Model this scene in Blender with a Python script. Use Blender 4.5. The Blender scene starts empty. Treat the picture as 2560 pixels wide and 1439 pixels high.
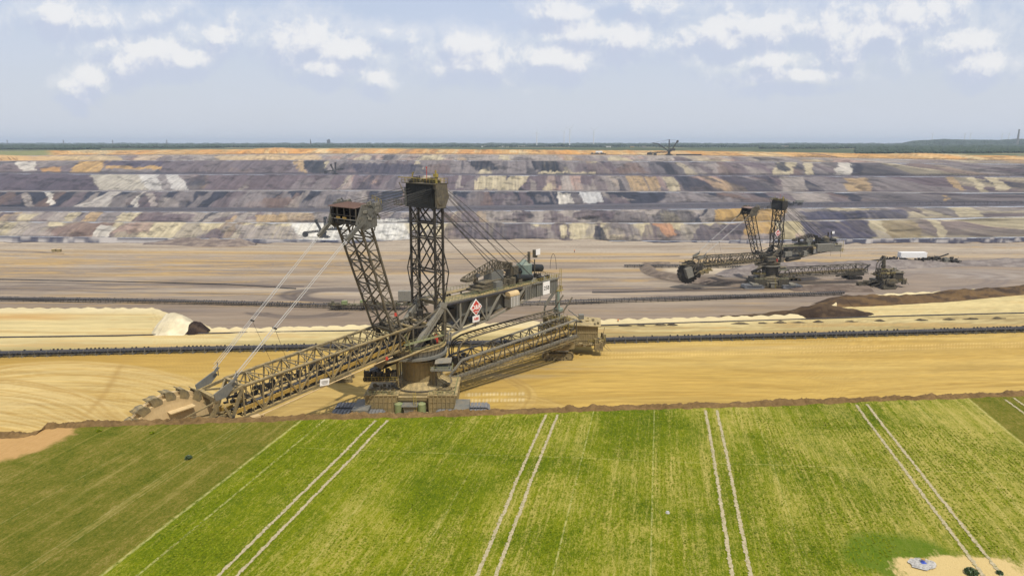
import bpy, bmesh, math, random
import numpy as np
from mathutils import Vector, Matrix
random.seed(7)
R = math.radians
scene = bpy.context.scene
# ---------------------------------------------------------------- camera
CAMH = 42.0
FPX = 1707.0
PIT = R(11.99)
cam_d = bpy.data.cameras.new('camera'); cam = bpy.data.objects.new('camera', cam_d)
scene.collection.objects.link(cam)
cam.location = (0, 0, CAMH); cam.rotation_euler = (R(90) - PIT, 0, 0)
cam_d.sensor_width = 36; cam_d.lens = 36 * FPX / 2560
cam_d.clip_start = 0.5; cam_d.clip_end = 90000
scene.camera = cam
# ---------------------------------------------------------------- light
SUN_EL = 62.0
SUN_DIR = Vector((0.42, -0.905, 0)).normalized() * math.cos(R(SUN_EL)) + Vector((0, 0, math.sin(R(SUN_EL))))
sd = bpy.data.lights.new('sun', 'SUN'); sd.energy = 4.1; sd.angle = R(0.55); sd.color = (1.0, 0.94, 0.84)
sun = bpy.data.objects.new('sun', sd); scene.collection.objects.link(sun)
sun.rotation_euler = SUN_DIR.to_track_quat('Z', 'Y').to_euler(); sun.location = (60, -100, 200)
scene.view_settings.view_transform = 'Standard'; scene.view_settings.look = 'None'
scene.view_settings.exposure = 0.0; scene.view_settings.gamma = 1.0
scene.view_settings.use_curve_mapping = False
scene.cycles.use_denoising = True
scene.cycles.max_bounces = 5; scene.cycles.volume_bounces = 0
scene.cycles.diffuse_bounces = 2; scene.cycles.glossy_bounces = 2
scene.cycles.transparent_max_bounces = 6

_c, _s = math.cos(PIT), math.sin(PIT)
def ray(px, py):
    a = (px - 1280) / FPX; b = (py - 719.5) / FPX
    return a, _c - b * _s, -_s - b * _c          # x, y, z
def PZ(px, py, z):                                # photo point on the level z
    x, y, zz = ray(px, py); t = (z - CAMH) / zz
    return np.array([x * t, y * t, z])
def PD(px, py, d):                                # photo point at forward distance d
    x, y, zz = ray(px, py); t = d / y
    return np.array([x * t, d, CAMH + zz * t])

class NB:
    """node tree builder"""
    def __init__(s, nt): s.nt = nt; s.n = nt.nodes; s.l = nt.links
    def new(s, t, **k):
        n = s.n.new(t)
        for a, v in k.items(): setattr(n, a, v)
        return n
    def link(s, a, b): s.l.new(a, b)
    def setin(s, sock, v):
        if isinstance(v, bpy.types.NodeSocket): s.l.new(v, sock)
        else: sock.default_value = v
    def math(s, op, a, b=None, c=None, clamp=False):
        n = s.new('ShaderNodeMath', operation=op); n.use_clamp = clamp
        s.setin(n.inputs[0], a)
        if b is not None: s.setin(n.inputs[1], b)
        if c is not None: s.setin(n.inputs[2], c)
        return n.outputs[0]
    def vmath(s, op, a, b=None, c=None):
        n = s.new('ShaderNodeVectorMath', operation=op)
        s.setin(n.inputs[0], a)
        if b is not None: s.setin(n.inputs[1], b)
        if c is not None: s.setin(n.inputs[2], c)
        return n.outputs['Value'] if op in ('LENGTH', 'DOT_PRODUCT') else n.outputs[0]
    def noise(s, vec, scale, detail=4, rough=0.55, dist=0.0, out='Fac'):
        n = s.new('ShaderNodeTexNoise'); s.setin(n.inputs['Vector'], vec)
        n.inputs['Scale'].default_value = scale; n.inputs['Detail'].default_value = detail
        n.inputs['Roughness'].default_value = rough; n.inputs['Distortion'].default_value = dist
        return n.outputs[out]
    def mapr(s, v, a, b, c=0.0, d=1.0, smooth=False):
        n = s.new('ShaderNodeMapRange'); n.clamp = True
        if smooth: n.interpolation_type = 'SMOOTHSTEP'
        s.setin(n.inputs['Value'], v)
        for k, x in zip(('From Min', 'From Max', 'To Min', 'To Max'), (a, b, c, d)): s.setin(n.inputs[k], x)
        return n.outputs[0]
    def mix(s, f, a, b, mode='MIX'):
        n = s.new('ShaderNodeMix', data_type='RGBA', blend_type=mode)
        s.setin(n.inputs[0], f); s.setin(n.inputs[6], a); s.setin(n.inputs[7], b)
        return n.outputs[2]
    def ramp(s, f, stops):
        n = s.new('ShaderNodeValToRGB'); s.setin(n.inputs[0], f)
        e = n.color_ramp.elements
        while len(e) < len(stops): e.new(0.5)
        for el, (p, c) in zip(e, stops): el.position = p; el.color = (*c, 1)
        return n.outputs[0]
    def mapping(s, vec, rot=(0, 0, 0), scale=(1, 1, 1), loc=(0, 0, 0)):
        n = s.new('ShaderNodeMapping'); s.setin(n.inputs[0], vec)
        n.inputs['Location'].default_value = loc; n.inputs['Rotation'].default_value = rot; n.inputs['Scale'].default_value = scale
        return n.outputs[0]

# ---------------------------------------------------------------- world: sky and clouds
world = bpy.data.worlds.new('World'); scene.world = world; world.use_nodes = True
wn = NB(world.node_tree); wn.n.clear()
sky = wn.new('ShaderNodeTexSky', sky_type='NISHITA'); sky.sun_disc = False
sky.sun_elevation = R(SUN_EL); sky.sun_rotation = math.atan2(SUN_DIR.x, SUN_DIR.y)
sky.altitude = 100; sky.air_density = 1.1; sky.dust_density = 2.0; sky.ozone_density = 1.5
tc = wn.new('ShaderNodeTexCoord'); gen = tc.outputs['Generated']
sep = wn.new('ShaderNodeSeparateXYZ'); wn.link(gen, sep.inputs[0])
dx, dy, dz = sep.outputs
ady = wn.math('MAXIMUM', wn.math('ABSOLUTE', dy), 0.08)
cx = wn.math('DIVIDE', dx, ady); cz = wn.math('DIVIDE', dz, ady)
cmb = wn.new('ShaderNodeCombineXYZ'); wn.link(cx, cmb.inputs[0]); wn.link(cz, cmb.inputs[1]); wn.link(dy, cmb.inputs[2])
PV = cmb.outputs[0]
# cumulus banks (photo x, y, half width, half height)
CL = [(165, 35, 200, 26), (95, 30, 130, 16), (345, 120, 105, 32), (300, 150, 60, 26), (420, 150, 75, 26), (170, 212, 34, 20), (230, 180, 40, 22),
      (640, 90, 190, 48), (760, 110, 110, 36), (520, 80, 90, 22), (900, 125, 80, 34), (975, 70, 85, 22), (960, 186, 42, 20), (850, 172, 60, 20),
      (1180, 115, 110, 36), (1200, 150, 130, 30), (1290, 135, 60, 40), (1390, 35, 75, 32), (1560, 95, 95, 34), (1450, 95, 120, 34), (1620, 8, 130, 28),
      (1900, 50, 150, 46), (1830, 80, 70, 30), (2060, 70, 190, 52), (2250, 30, 190, 46), (2200, 75, 120, 30), (2380, 120, 110, 36), (2440, 150, 70, 24),
      (1960, 150, 150, 22), (1400, 150, 110, 22), (2000, 195, 110, 16)]
def density(vec):
    nz = wn.noise(vec, 7.0, 3, 0.5, out='Color')
    nzv = wn.vmath('MULTIPLY_ADD', wn.vmath('SUBTRACT', nz, (0.5, 0.5, 0.5)), (0.10, 0.05, 0.0), vec)
    acc = None
    for (px, py, rx, ry) in CL:
        x, y, z = ray(px, py); sx = 1.5 * rx / FPX / y; sy = 1.5 * ry / FPX / y
        # centre (x/y, z/y); the y distance in front only
        v = wn.vmath('MULTIPLY_ADD', nzv, (1 / sx, 1 / sy, 0), (-x / y / sx, -z / y / sy, 0))
        l = wn.math('SUBTRACT', 1.0, wn.vmath('LENGTH', v))
        acc = l if acc is None else wn.math('SMOOTH_MAX', acc, l, 0.25)
    front = wn.mapr(dy, 0.0, 0.35)
    gn = wn.noise(wn.vmath('MULTIPLY', vec, (1, 2.2, 1)), 3.2, 4, 0.5)
    gen_c = wn.math('MULTIPLY', wn.math('SUBTRACT', gn, 0.5), 4.0)
    edge = wn.mapr(wn.math('ABSOLUTE', cx), 0.78, 1.0)
    hi = wn.mapr(cz, 0.24, 0.34)
    use = wn.math('MAXIMUM', wn.math('MAXIMUM', edge, hi), wn.math('SUBTRACT', 1.0, front))
    lowcut = wn.mapr(cz, 0.06, 0.14, -1.0, 0.0)
    m = wn.new('ShaderNodeMix', data_type='FLOAT'); wn.link(use, m.inputs[0]); wn.link(acc, m.inputs[2]); wn.link(wn.math('ADD', gen_c, lowcut), m.inputs[3])
    # billows
    f = wn.noise(vec, 21.0, 10, 0.64, 0.2)
    f2 = wn.noise(vec, 9.0, 4, 0.5)
    d = wn.math('ADD', wn.math('MULTIPLY', m.outputs[0], 1.0), wn.math('MULTIPLY', wn.math('SUBTRACT', f, 0.5), 2.9))
    return wn.math('ADD', d, wn.math('MULTIPLY', wn.math('SUBTRACT', f2, 0.5), 1.6))
d0 = density(PV)
d1 = density(wn.vmath('ADD', PV, (0.008, 0.020, 0)))
hazc = wn.mapr(d0, -0.55, 0.5, 0, .45, True)
cover = wn.math('MAXIMUM', wn.mapr(d0, 0.0, 0.75, 0, 1, True), hazc)
lit = wn.mapr(wn.math('SUBTRACT', d0, d1), -0.55, 0.45, 0, 1, True)
lit = wn.math('MULTIPLY_ADD', lit, 0.9, wn.math('MULTIPLY', wn.mapr(d0, 0.1, 1.2), 0.1))
ccol = wn.mix(lit, (0.58, 0.63, 0.77, 1), (0.98, 0.96, 0.93, 1))
# veil of high haze, thicker near the horizon
veiln = wn.noise(wn.vmath('MULTIPLY', PV, (1, 3.5, 1)), 3.0, 5, 0.55)
skyb = wn.vmath('MULTIPLY', sky.outputs[0], (0.12, 0.12, 0.12))
skyb = wn.mix(wn.math('MULTIPLY_ADD', veiln, 0.45, 0.45), skyb, (0.63, 0.70, 0.88, 1))
low = wn.mapr(dz, 0.0, 0.20, 0.85, 0.0)
skyb = wn.mix(low, skyb, (0.68, 0.71, 0.765, 1))
skyb = wn.mix(wn.mapr(d1, 0.0, 0.8, 0, .55, True), skyb, (0.56, 0.62, 0.77, 1))
fin = wn.mix(wn.math('MULTIPLY', cover, 0.72), skyb, ccol)
bg = wn.new('ShaderNodeBackground'); wn.link(fin, bg.inputs[0]); bg.inputs[1].default_value = 1.0
wo = wn.new('ShaderNodeOutputWorld'); wn.link(bg.outputs[0], wo.inputs[0])

# ---------------------------------------------------------------- materials
KA = 0.80
def lin(c, k=KA):
    o = []
    for v in c:
        v = v / 255.0
        o.append(k * (v / 12.92 if v <= 0.04045 else ((v + 0.055) / 1.055) ** 2.4))
    return tuple(o)
MATS = {}
def new_mat(name):
    m = bpy.data.materials.new(name); m.use_nodes = True
    b = NB(m.node_tree); bs = m.node_tree.nodes['Principled BSDF']
    MATS[name] = m
    return m, b, bs
def ground_mat(name, scale=(1, 1, 1), amount=0.35, bump=0.5, fine=1.0, tint=(0.75, 0.78, 0.9)):
    m, b, bs = new_mat(name)
    at = b.new('ShaderNodeAttribute'); at.attribute_name = 'Col'
    tcn = b.new('ShaderNodeTexCoord').outputs['Object']
    v = b.mapping(tcn, scale=scale)
    n1 = b.noise(v, 0.11 * fine, 6, 0.65); n2 = b.noise(v, 0.9 * fine, 5, 0.7)
    f = b.math('ADD', b.math('MULTIPLY', n1, 0.6), b.math('MULTIPLY', n2, 0.5))
    f = b.mapr(f, 0.3, 0.8, 0, 1)
    dark = b.mix(1.0, at.outputs['Color'], (*tint, 1), 'MULTIPLY')
    lightc = b.mix(1.0, at.outputs['Color'], (1 + amount, 1 + amount, 1 + amount, 1), 'MULTIPLY')
    b.link(b.mix(f, dark, lightc), bs.inputs['Base Color'])
    bs.inputs['Roughness'].default_value = 0.95; bs.inputs['Specular IOR Level'].default_value = 0.1
    bp = b.new('ShaderNodeBump'); bp.inputs['Strength'].default_value = bump; bp.inputs['Distance'].default_value = 0.5
    b.link(n2, bp.inputs['Height']); b.link(bp.outputs[0], bs.inputs['Normal'])
    return m
def paint(name, col, dust=0.35, dustcol=(0.38, 0.29, 0.14), rough=0.6, metal=0.0, scale=0.7, var=0.35):
    """painted or bare steel, streaked and dusty on upward faces"""
    m, b, bs = new_mat(name)
    tcn = b.new('ShaderNodeTexCoord').outputs['Object']
    geo = b.new('ShaderNodeNewGeometry')
    n1 = b.noise(tcn, scale, 6, 0.65); n2 = b.noise(b.mapping(tcn, scale=(2, 2, 0.4)), 2.2, 4, 0.6)
    c0 = tuple(x * (1 - var) for x in col); c1 = tuple(min(1, x * (1 + var)) for x in col)
    base = b.mix(b.mapr(n2, 0.3, 0.7), (*c0, 1), (*c1, 1))
    sepn = b.new('ShaderNodeSeparateXYZ'); b.link(geo.outputs['Normal'], sepn.inputs[0])
    upf = b.mapr(sepn.outputs[2], 0.1, 0.9, 0.35, 1.0)
    df = b.math('MULTIPLY', b.mapr(n1, 0.35, 0.62), b.math('MULTIPLY', upf, dust * 1.6), clamp=True)
    b.link(b.mix(df, base, (*dustcol, 1)), bs.inputs['Base Color'])
    bs.inputs['Roughness'].default_value = rough; bs.inputs['Metallic'].default_value = metal
    bs.inputs['Specular IOR Level'].default_value = 0.3
    return m
def flat_mat(name, col, rough=0.8):
    m, b, bs = new_mat(name)
    tcn = b.new('ShaderNodeTexCoord').outputs['Object']
    n = b.noise(tcn, 1.3, 5, 0.6)
    b.link(b.mix(b.mapr(n, 0.3, 0.7), (*[x * 0.82 for x in col], 1), (*[min(1, x * 1.12) for x in col], 1)), bs.inputs['Base Color'])
    bs.inputs['Roughness'].default_value = rough; bs.inputs['Specular IOR Level'].default_value = 0.2
    return m

# ---------------------------------------------------------------- numpy noise
_rt = np.random.RandomState(11).rand(512, 512)
def vnoise(x, y, seed=0):
    x = np.asarray(x, float) + seed * 17.13; y = np.asarray(y, float) + seed * 31.7
    xi = np.floor(x).astype(np.int64); yi = np.floor(y).astype(np.int64)
    fx = x - xi; fy = y - yi; fx = fx * fx * (3 - 2 * fx); fy = fy * fy * (3 - 2 * fy)
    g = lambda a, b: _rt[a & 511, b & 511]
    return (g(xi, yi) * (1 - fx) + g(xi + 1, yi) * fx) * (1 - fy) + (g(xi, yi + 1) * (1 - fx) + g(xi + 1, yi + 1) * fx) * fy
def fbm(x, y, o=4, seed=0, gain=0.5):
    a = 1.0; t = 0; s = 0
    for k in range(o):
        s = s + a * vnoise(np.asarray(x) * 2 ** k, np.asarray(y) * 2 ** k, seed + k * 3); t += a; a *= gain
    return s / t
def sstep(a, b, x):
    t = np.clip((x - a) / (b - a), 0, 1); return t * t * (3 - 2 * t)

# ---------------------------------------------------------------- object helpers
def link(o):
    scene.collection.objects.link(o); return o
def tag(o, label=None, cat=None, group=None, kind=None):
    if label: o['label'] = label
    if cat: o['category'] = cat
    if group: o['group'] = group
    if kind: o['kind'] = kind
    return o
def grid_mesh(name, X, Y, Z, col, mat, kind='structure', smooth=True):
    r, c = X.shape
    me = bpy.data.meshes.new(name)
    co = np.stack([X, Y, Z], -1).reshape(-1, 3).astype(np.float32)
    i = np.arange(r * c).reshape(r, c)
    q = np.stack([i[:-1, :-1], i[:-1, 1:], i[1:, 1:], i[1:, :-1]], -1).reshape(-1, 4)
    # keep normals upward / towards the camera
    e1 = co[q[len(q) // 2, 1]] - co[q[len(q) // 2, 0]]; e2 = co[q[len(q) // 2, 3]] - co[q[len(q) // 2, 0]]
    if np.cross(e1, e2)[2] < 0: q = q[:, ::-1]
    me.vertices.add(len(co)); me.vertices.foreach_set('co', co.ravel())
    me.loops.add(q.size); me.loops.foreach_set('vertex_index', q.ravel().astype(np.int32))
    me.polygons.add(len(q)); me.polygons.foreach_set('loop_start', np.arange(0, q.size, 4, dtype=np.int32))
    me.update(calc_edges=True)
    if smooth: me.polygons.foreach_set('use_smooth', np.ones(len(q), bool))
    if col is not None:
        a = me.color_attributes.new('Col', 'FLOAT_COLOR', 'POINT')
        cc = np.ones((r * c, 4), np.float32); cc[:, :3] = col.reshape(-1, 3); a.data.foreach_set('color', cc.ravel())
    me.materials.append(mat)
    o = link(bpy.data.objects.new(name, me))
    if kind: o['kind'] = kind
    return o
class MB:
    def __init__(s): s.v = []; s.f = []
    def add(s, vs, fs):
        b = len(s.v); s.v += [tuple(float(k) for k in p) for p in vs]; s.f += [tuple(b + i for i in f) for f in fs]; return s
    def box(s, c, d, rz=0.0, ry=0.0):
        m = Matrix.Rotation(rz, 3, 'Z') @ Matrix.Rotation(ry, 3, 'Y'); c = Vector(c)
        vs = [c + m @ Vector((x * d[0] / 2, y * d[1] / 2, z * d[2] / 2)) for z in (-1, 1) for y in (-1, 1) for x in (-1, 1)]
        return s.add(vs, [(0, 2, 3, 1), (4, 5, 7, 6), (0, 1, 5, 4), (2, 6, 7, 3), (0, 4, 6, 2), (1, 3, 7, 5)])
    def beam(s, a, b, w, h=None, n=4):
        a = Vector(a); b = Vector(b); h = h or w; d = (b - a)
        if d.length < 1e-6: return s
        d.normalize(); side = d.cross(Vector((0, 0, 1)))
        if side.length < 0.05: side = Vector((0, 1, 0)).cross(d)
        side.normalize(); up = side.cross(d)
        if n == 4:
            off = [side * (-w / 2) + up * (-h / 2), side * (w / 2) + up * (-h / 2), side * (w / 2) + up * (h / 2), side * (-w / 2) + up * (h / 2)]
        else:
            off = [side * (math.cos(2 * math.pi * k / n) * w / 2) + up * (math.sin(2 * math.pi * k / n) * h / 2) for k in range(n)]
        vs = [a + o for o in off] + [b + o for o in off]
        fs = [(k, (k + 1) % n, n + (k + 1) % n, n + k) for k in range(n)] + [tuple(range(n))[::-1], tuple(range(n, 2 * n))]
        return s.add(vs, fs)
    def cyl(s, a, b, r, n=14, r2=None):
        a = Vector(a); b = Vector(b); r2 = r if r2 is None else r2; d = (b - a).normalized()
        t = d.cross(Vector((0, 0, 1)))
        if t.length < 0.05: t = Vector((1, 0, 0))
        t.normalize(); u = d.cross(t)
        vs = [a + (t * math.cos(2 * math.pi * k / n) + u * math.sin(2 * math.pi * k / n)) * r for k in range(n)]
        vs += [b + (t * math.cos(2 * math.pi * k / n) + u * math.sin(2 * math.pi * k / n)) * r2 for k in range(n)]
        return s.add(vs, [(k, (k + 1) % n, n + (k + 1) % n, n + k) for k in range(n)] + [tuple(range(n))[::-1], tuple(range(n, 2 * n))])
    def plate(s, pts, t):
        """polygon pts (3D, coplanar) with thickness vector t"""
        t = Vector(t); p = [Vector(q) for q in pts]; n = len(p)
        return s.add([q - t / 2 for q in p] + [q + t / 2 for q in p],
                     [(k, (k + 1) % n, n + (k + 1) % n, n + k) for k in range(n)] + [tuple(range(n))[::-1], tuple(range(n, 2 * n))])
    def path(s, pts, w, h=None, n=4):
        for a, b in zip(pts[:-1], pts[1:]): s.beam(a, b, w, h, n)
        return s
    def rail(s, pts, h=1.1, step=2.0, w=0.07):
        """a handrail with posts along a path"""
        for a, b in zip(pts[:-1], pts[1:]):
            a = Vector(a); b = Vector(b); L = (b - a).length; up = Vector((0, 0, h))
            s.beam(a + up, b + up, w); s.beam(a + up * 0.5, b + up * 0.5, w * 0.8)
            k = max(1, int(L / step))
            for i in range(k + 1):
                p = a.lerp(b, i / k); s.beam(p, p + up, w)
        return s
    def mesh(s, name, mat, smooth=False):
        me = bpy.data.meshes.new(name); me.from_pydata(s.v, [], s.f)
        bm = bmesh.new(); bm.from_mesh(me); bmesh.ops.recalc_face_normals(bm, faces=bm.faces); bm.to_mesh(me); bm.free()
        me.materials.append(MATS[mat] if isinstance(mat, str) else mat)
        if smooth: me.polygons.foreach_set('use_smooth', [True] * len(me.polygons))
        return me
    def build(s, name, mat, parent=None, smooth=False):
        o = link(bpy.data.objects.new(name, s.mesh(name, mat, smooth)))
        if parent: o.parent = parent
        return o
def empty(name, loc, rz=0.0):
    o = bpy.data.objects.new(name, None); link(o); o.location = loc; o.rotation_euler = (0, 0, rz); return o
_unit = {}
def member(name, a, b, w, mat, parent, h=None):
    """one steel member: an object that shares a unit bar mesh"""
    if mat not in _unit: _unit[mat] = MB().box((0, 0, 0), (1, 1, 1)).mesh('bar', mat)
    a = Vector(a); b = Vector(b); d = b - a; L = d.length; d.normalize(); h = h or w
    side = d.cross(Vector((0, 0, 1)))
    if side.length < 0.05: side = Vector((0, 1, 0)).cross(d)
    side.normalize(); up = side.cross(d)
    M = Matrix(((d.x * L, side.x * w, up.x * h, (a.x + b.x) / 2), (d.y * L, side.y * w, up.y * h, (a.y + b.y) / 2), (d.z * L, side.z * w, up.z * h, (a.z + b.z) / 2), (0, 0, 0, 1)))
    o = link(bpy.data.objects.new(name, _unit[mat])); o.parent = parent; o.matrix_local = M
    return o
def instance(name, mesh, parent, loc=(0, 0, 0), rot=(0, 0, 0), scale=(1, 1, 1)):
    o = link(bpy.data.objects.new(name, mesh)); o.parent = parent; o.location = loc; o.rotation_euler = rot; o.scale = scale; return o
def text_part(name, body, size, mat, parent, origin, xdir, updir, depth=0.03, bold=0.0):
    cu = bpy.data.curves.new(name, 'FONT'); cu.body = body; cu.size = size; cu.align_x = 'CENTER'; cu.align_y = 'CENTER'
    cu.extrude = depth; cu.offset = bold; cu.resolution_u = 3
    t = bpy.data.objects.new('tmp', cu); link(t); dg = bpy.context.evaluated_depsgraph_get()
    me = bpy.data.meshes.new_from_object(t.evaluated_get(dg)); bpy.data.objects.remove(t)
    me.materials.clear(); me.materials.append(MATS[mat])
    o = link(bpy.data.objects.new(name, me)); o.parent = parent
    x = Vector(xdir).normalized(); y = Vector(updir).normalized(); z = x.cross(y)
    o.matrix_local = Matrix(((x.x, y.x, z.x, origin[0]), (x.y, y.y, z.y, origin[1]), (x.z, y.z, z.z, origin[2]), (0, 0, 0, 1)))
    return o
# ================================================================ THE GROUND
ZB1, ZB2 = -33.0, -64.0
interp = np.interp
def cols_px(step=2.5, lo=-1500, hi=4100):
    return np.concatenate([np.linspace(lo, -320, 30), np.arange(-300, 2861, step), np.linspace(2890, hi, 30)])
far_mat = ground_mat('dump_soil', (1, 1, 1), 0.28, 0.9, 0.5, (0.74, 0.76, 0.86))
bench_mat = ground_mat('bench_soil', (0.22, 1.6, 1), 0.22, 0.45, 0.7, (0.80, 0.79, 0.80))
soil_mat = ground_mat('loose_soil', (1, 1, 1), 0.35, 1.0, 2.0, (0.6, 0.58, 0.58))

def blend(C, m, col, k=1.0):
    m = (m * k)[..., None]; return C * (1 - m) + np.array(col) * m
def lind(c): return lin(c, 0.70)
# --- the far dump terraces: crest and toe of every slope, as photo y at x = 0, 860, 1720, 2560
XK = [0, 860, 1720, 2560]
YK = [(378, 371, 377, 390), (389, 384, 388, 402), (391, 386, 390, 404), (402, 400, 403, 409), (403, 401, 404, 411), (431, 434, 437, 439),
      (435, 438, 440, 443), (476, 474, 478, 480), (480, 477, 481, 483), (517, 520, 506, 503), (529, 531, 523, 516), (553, 556, 556, 540),
      (555, 558, 558, 543), (590, 600, 602, 592)]
RUN = [250, 120, 150, 150, 110, 50, 80]
CR = (3400, 3800, 3400, 2500)
px = cols_px(2.5)
def tanpx(y): return np.tan(PIT + np.arctan((y - 719.5) / FPX))
pxx = np.clip(px, -200, 2760)
ylin = [np.interp(pxx, XK, yk) for yk in YK]
d = np.interp(pxx, XK, CR); z = CAMH - d * tanpx(ylin[0])
LINES = [(d.copy(), z.copy())]
for i, run in enumerate(RUN):
    if i > 0:
        d = (CAMH - z) / tanpx(ylin[2 * i]); LINES.append((d.copy(), z.copy()))
    d = d - run; z = CAMH - d * tanpx(ylin[2 * i + 1]); LINES.append((d.copy(), z.copy()))
def wx(pxs, dd, zz):                      # world x for a photo column at distance dd, level zz
    dep = dd * _c + (CAMH - zz) * _s
    return (pxs - 1280) / FPX * dep
def bench_point(i, pxv, back=0.5):        # point on the bench below slope i (between its toe and the next crest)
    dt = np.interp(pxv, px, LINES[2 * i + 1][0]); zt = np.interp(pxv, px, LINES[2 * i + 1][1])
    dc = np.interp(pxv, px, LINES[2 * i + 2][0]) if 2 * i + 2 < len(LINES) else dt - 120
    dd = dt * (1 - back) + dc * back
    return np.array([wx(pxv, dd, zt), dd, zt])

PURP = (112, 98, 98); GREY = (134, 124, 118); LGREY = (164, 152, 138); CREAM = (200, 184, 146); TAN = (182, 154, 112)
WHITE = (216, 206, 186); DARK = (58, 58, 66); BROWN = (124, 102, 88); OCHRE = (196, 158, 98); PINK = (172, 144, 126); BLK = (40, 42, 50)
PAL = {  # slope index: (palette, weights, density)
    0: ([(210, 152, 76), (204, 160, 96), (214, 188, 136), (206, 150, 84), BROWN], [5, 4, 3, 5, .3], 1.0),
    1: ([GREY, LGREY, CREAM, TAN, PURP, PINK, DARK], [5, 3, 2.4, 1.4, 4, 3, 2], .9),
    2: ([PURP, GREY, DARK, BROWN, CREAM, LGREY, BLK], [7, 5, 4, 3, .6, 1.5, 1.2], .8),
    3: ([PURP, GREY, LGREY, CREAM, TAN, PINK, DARK], [6, 6, 3, 1.8, 1.2, 2.4, 3], .8),
    4: ([GREY, PURP, LGREY, WHITE, DARK, BROWN], [8, 6, 3, .35, 2.5, 2], 1.0),
    5: ([GREY, PURP, TAN, CREAM, DARK, BROWN, LGREY], [6, 6, 1.6, 1.4, 3.4, 2.4, 2.2], .9),
    6: ([GREY, PURP, LGREY, BROWN, CREAM, DARK, PINK], [6, 6, 4, 2, .9, 2.6, 1.5], .8)}
# patches that can be told apart in the photo: slope, photo x0, x1, lean px, t0, t1, colour
SPEC = [(1, 90, 225, 10, 0, 1, (214, 184, 130)), (1, 225, 300, 6, 0, .6, (206, 180, 134)), (1, 340, 400, -6, 0, 1, (196, 172, 140)), (1, 540, 800, 8, 0, .8, (206, 178, 132)), (2, 0, 190, 8, 0, .5, (120, 106, 104)), (2, 50, 90, 4, .2, .9, WHITE), (2, 100, 150, 4, 0, .4, (196, 150, 90)), (2, 570, 640, 0, 0, .3, TAN), (2, 740, 765, 4, .1, 1, TAN), (3, -200, 240, 18, 0, 1, (92, 82, 88)), (3, 240, 370, 12, 0, 1, (190, 180, 158)), (3, 360, 460, 14, 0, 1, (205, 198, 184)), (3, 400, 422, 6, 0, 1, GREY),
        (6, 730, 1020, 10, 0, 1.0, (228, 222, 205)), (5, 880, 1010, 8, 0, .25, (228, 222, 205)), (6, 250, 284, -16, 0, .7, WHITE), (6, 600, 740, 20, 0, .8, LGREY),
        (2, 400, 740, 10, .0, 1, (112, 100, 100)), (2, 190, 262, -14, 0, 1, OCHRE), (2, 262, 405, 0, .45, 1, (88, 80, 92)), (2, 262, 405, 6, .3, .5, OCHRE), (2, 765, 815, 8, .0, .95, (52, 54, 60)),
        (2, 880, 1060, 10, .0, .7, (74, 70, 80)), (2, 1180, 1245, 14, .3, 1, BLK), (2, 1340, 1400, 10, .0, 1, BLK), (2, 1350, 1420, -6, 0, .15, CREAM), (2, 1420, 1480, 5, 0, .12, CREAM),
        (3, 1190, 1262, -8, .1, 1, CREAM), (3, 1262, 1310, -18, 0, 1, CREAM), (3, 1570, 1612, 8, 0, 1, TAN), (3, 1615, 1650, 8, 0, .95, TAN), (3, 1660, 1690, 12, 0, .9, CREAM), (3, 2112, 2168, 8, 0, .8, TAN),
        (3, 2380, 2400, 16, .1, 1, TAN), (3, 2430, 2450, 18, 0, 1, CREAM), (3, 2478, 2510, 18, .1, 1, CREAM), (3, 1950, 2010, 5, 0, 1, LGREY),
        (4, 60, 80, 6, 0, .9, LGREY), (4, 120, 135, 6, .2, 1, WHITE), (4, 370, 388, 8, 0, .9, LGREY), (4, 1395, 1425, 6, 0, .9, WHITE), (4, 1455, 1505, 6, .1, 1, (200, 196, 186)), (4, 1980, 2070, 14, 0, 1, LGREY), (4, 2120, 2150, 6, 0, .7, DARK), (4, 2352, 2362, 4, 0, .6, TAN),
        (5, 300, 345, -16, 0, .9, CREAM), (5, 165, 190, -12, 0, .9, CREAM), (5, 50, 90, -10, 0, .8, CREAM), (5, 640, 720, -4, 0, .7, TAN), (5, 215, 250, -12, 0, 1, TAN),
        (5, 1790, 1960, -6, 0, 1, (196, 158, 92)), (6, 1955, 2000, -8, 0, 1, (176, 160, 118)), (6, 1860, 1940, 4, .3, 1, (196, 158, 92)), (6, 2215, 2290, 16, 0, .95, (160, 142, 106)), (6, 2330, 2352, 14, 0, .9, CREAM),
        (5, 2000, 2260, 10, 0, .7, (84, 82, 96)), (6, 2010, 2180, 14, .1, 1, (90, 84, 96)), (5, 2380, 2440, 18, 0, 1, CREAM), (6, 1740, 1860, -12, 0, .9, (108, 98, 98)), (6, 1400, 1416, 6, .2, .9, CREAM), (6, 1425, 1440, 5, 0, .9, CREAM),
        (6, 1140, 1330, 6, 0, 1, (104, 94, 94)), (6, 1650, 1690, 16, .3, 1, (190, 140, 100)), (1, 1250, 1275, 0, 0, 1, CREAM), (1, 1050, 1112, 0, 0, .9, CREAM), (1, 1330, 1400, 10, 0, 1, LGREY),
        (2, 1935, 1985, -6, 0, 1, CREAM), (2, 2010, 2032, 5, 0, 1, CREAM), (2, 2090, 2130, -4, 0, 1, WHITE), (2, 1940, 1970, 5, .3, 1, DARK), (2, 2125, 2150, 3, .2, 1, DARK)]
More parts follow.
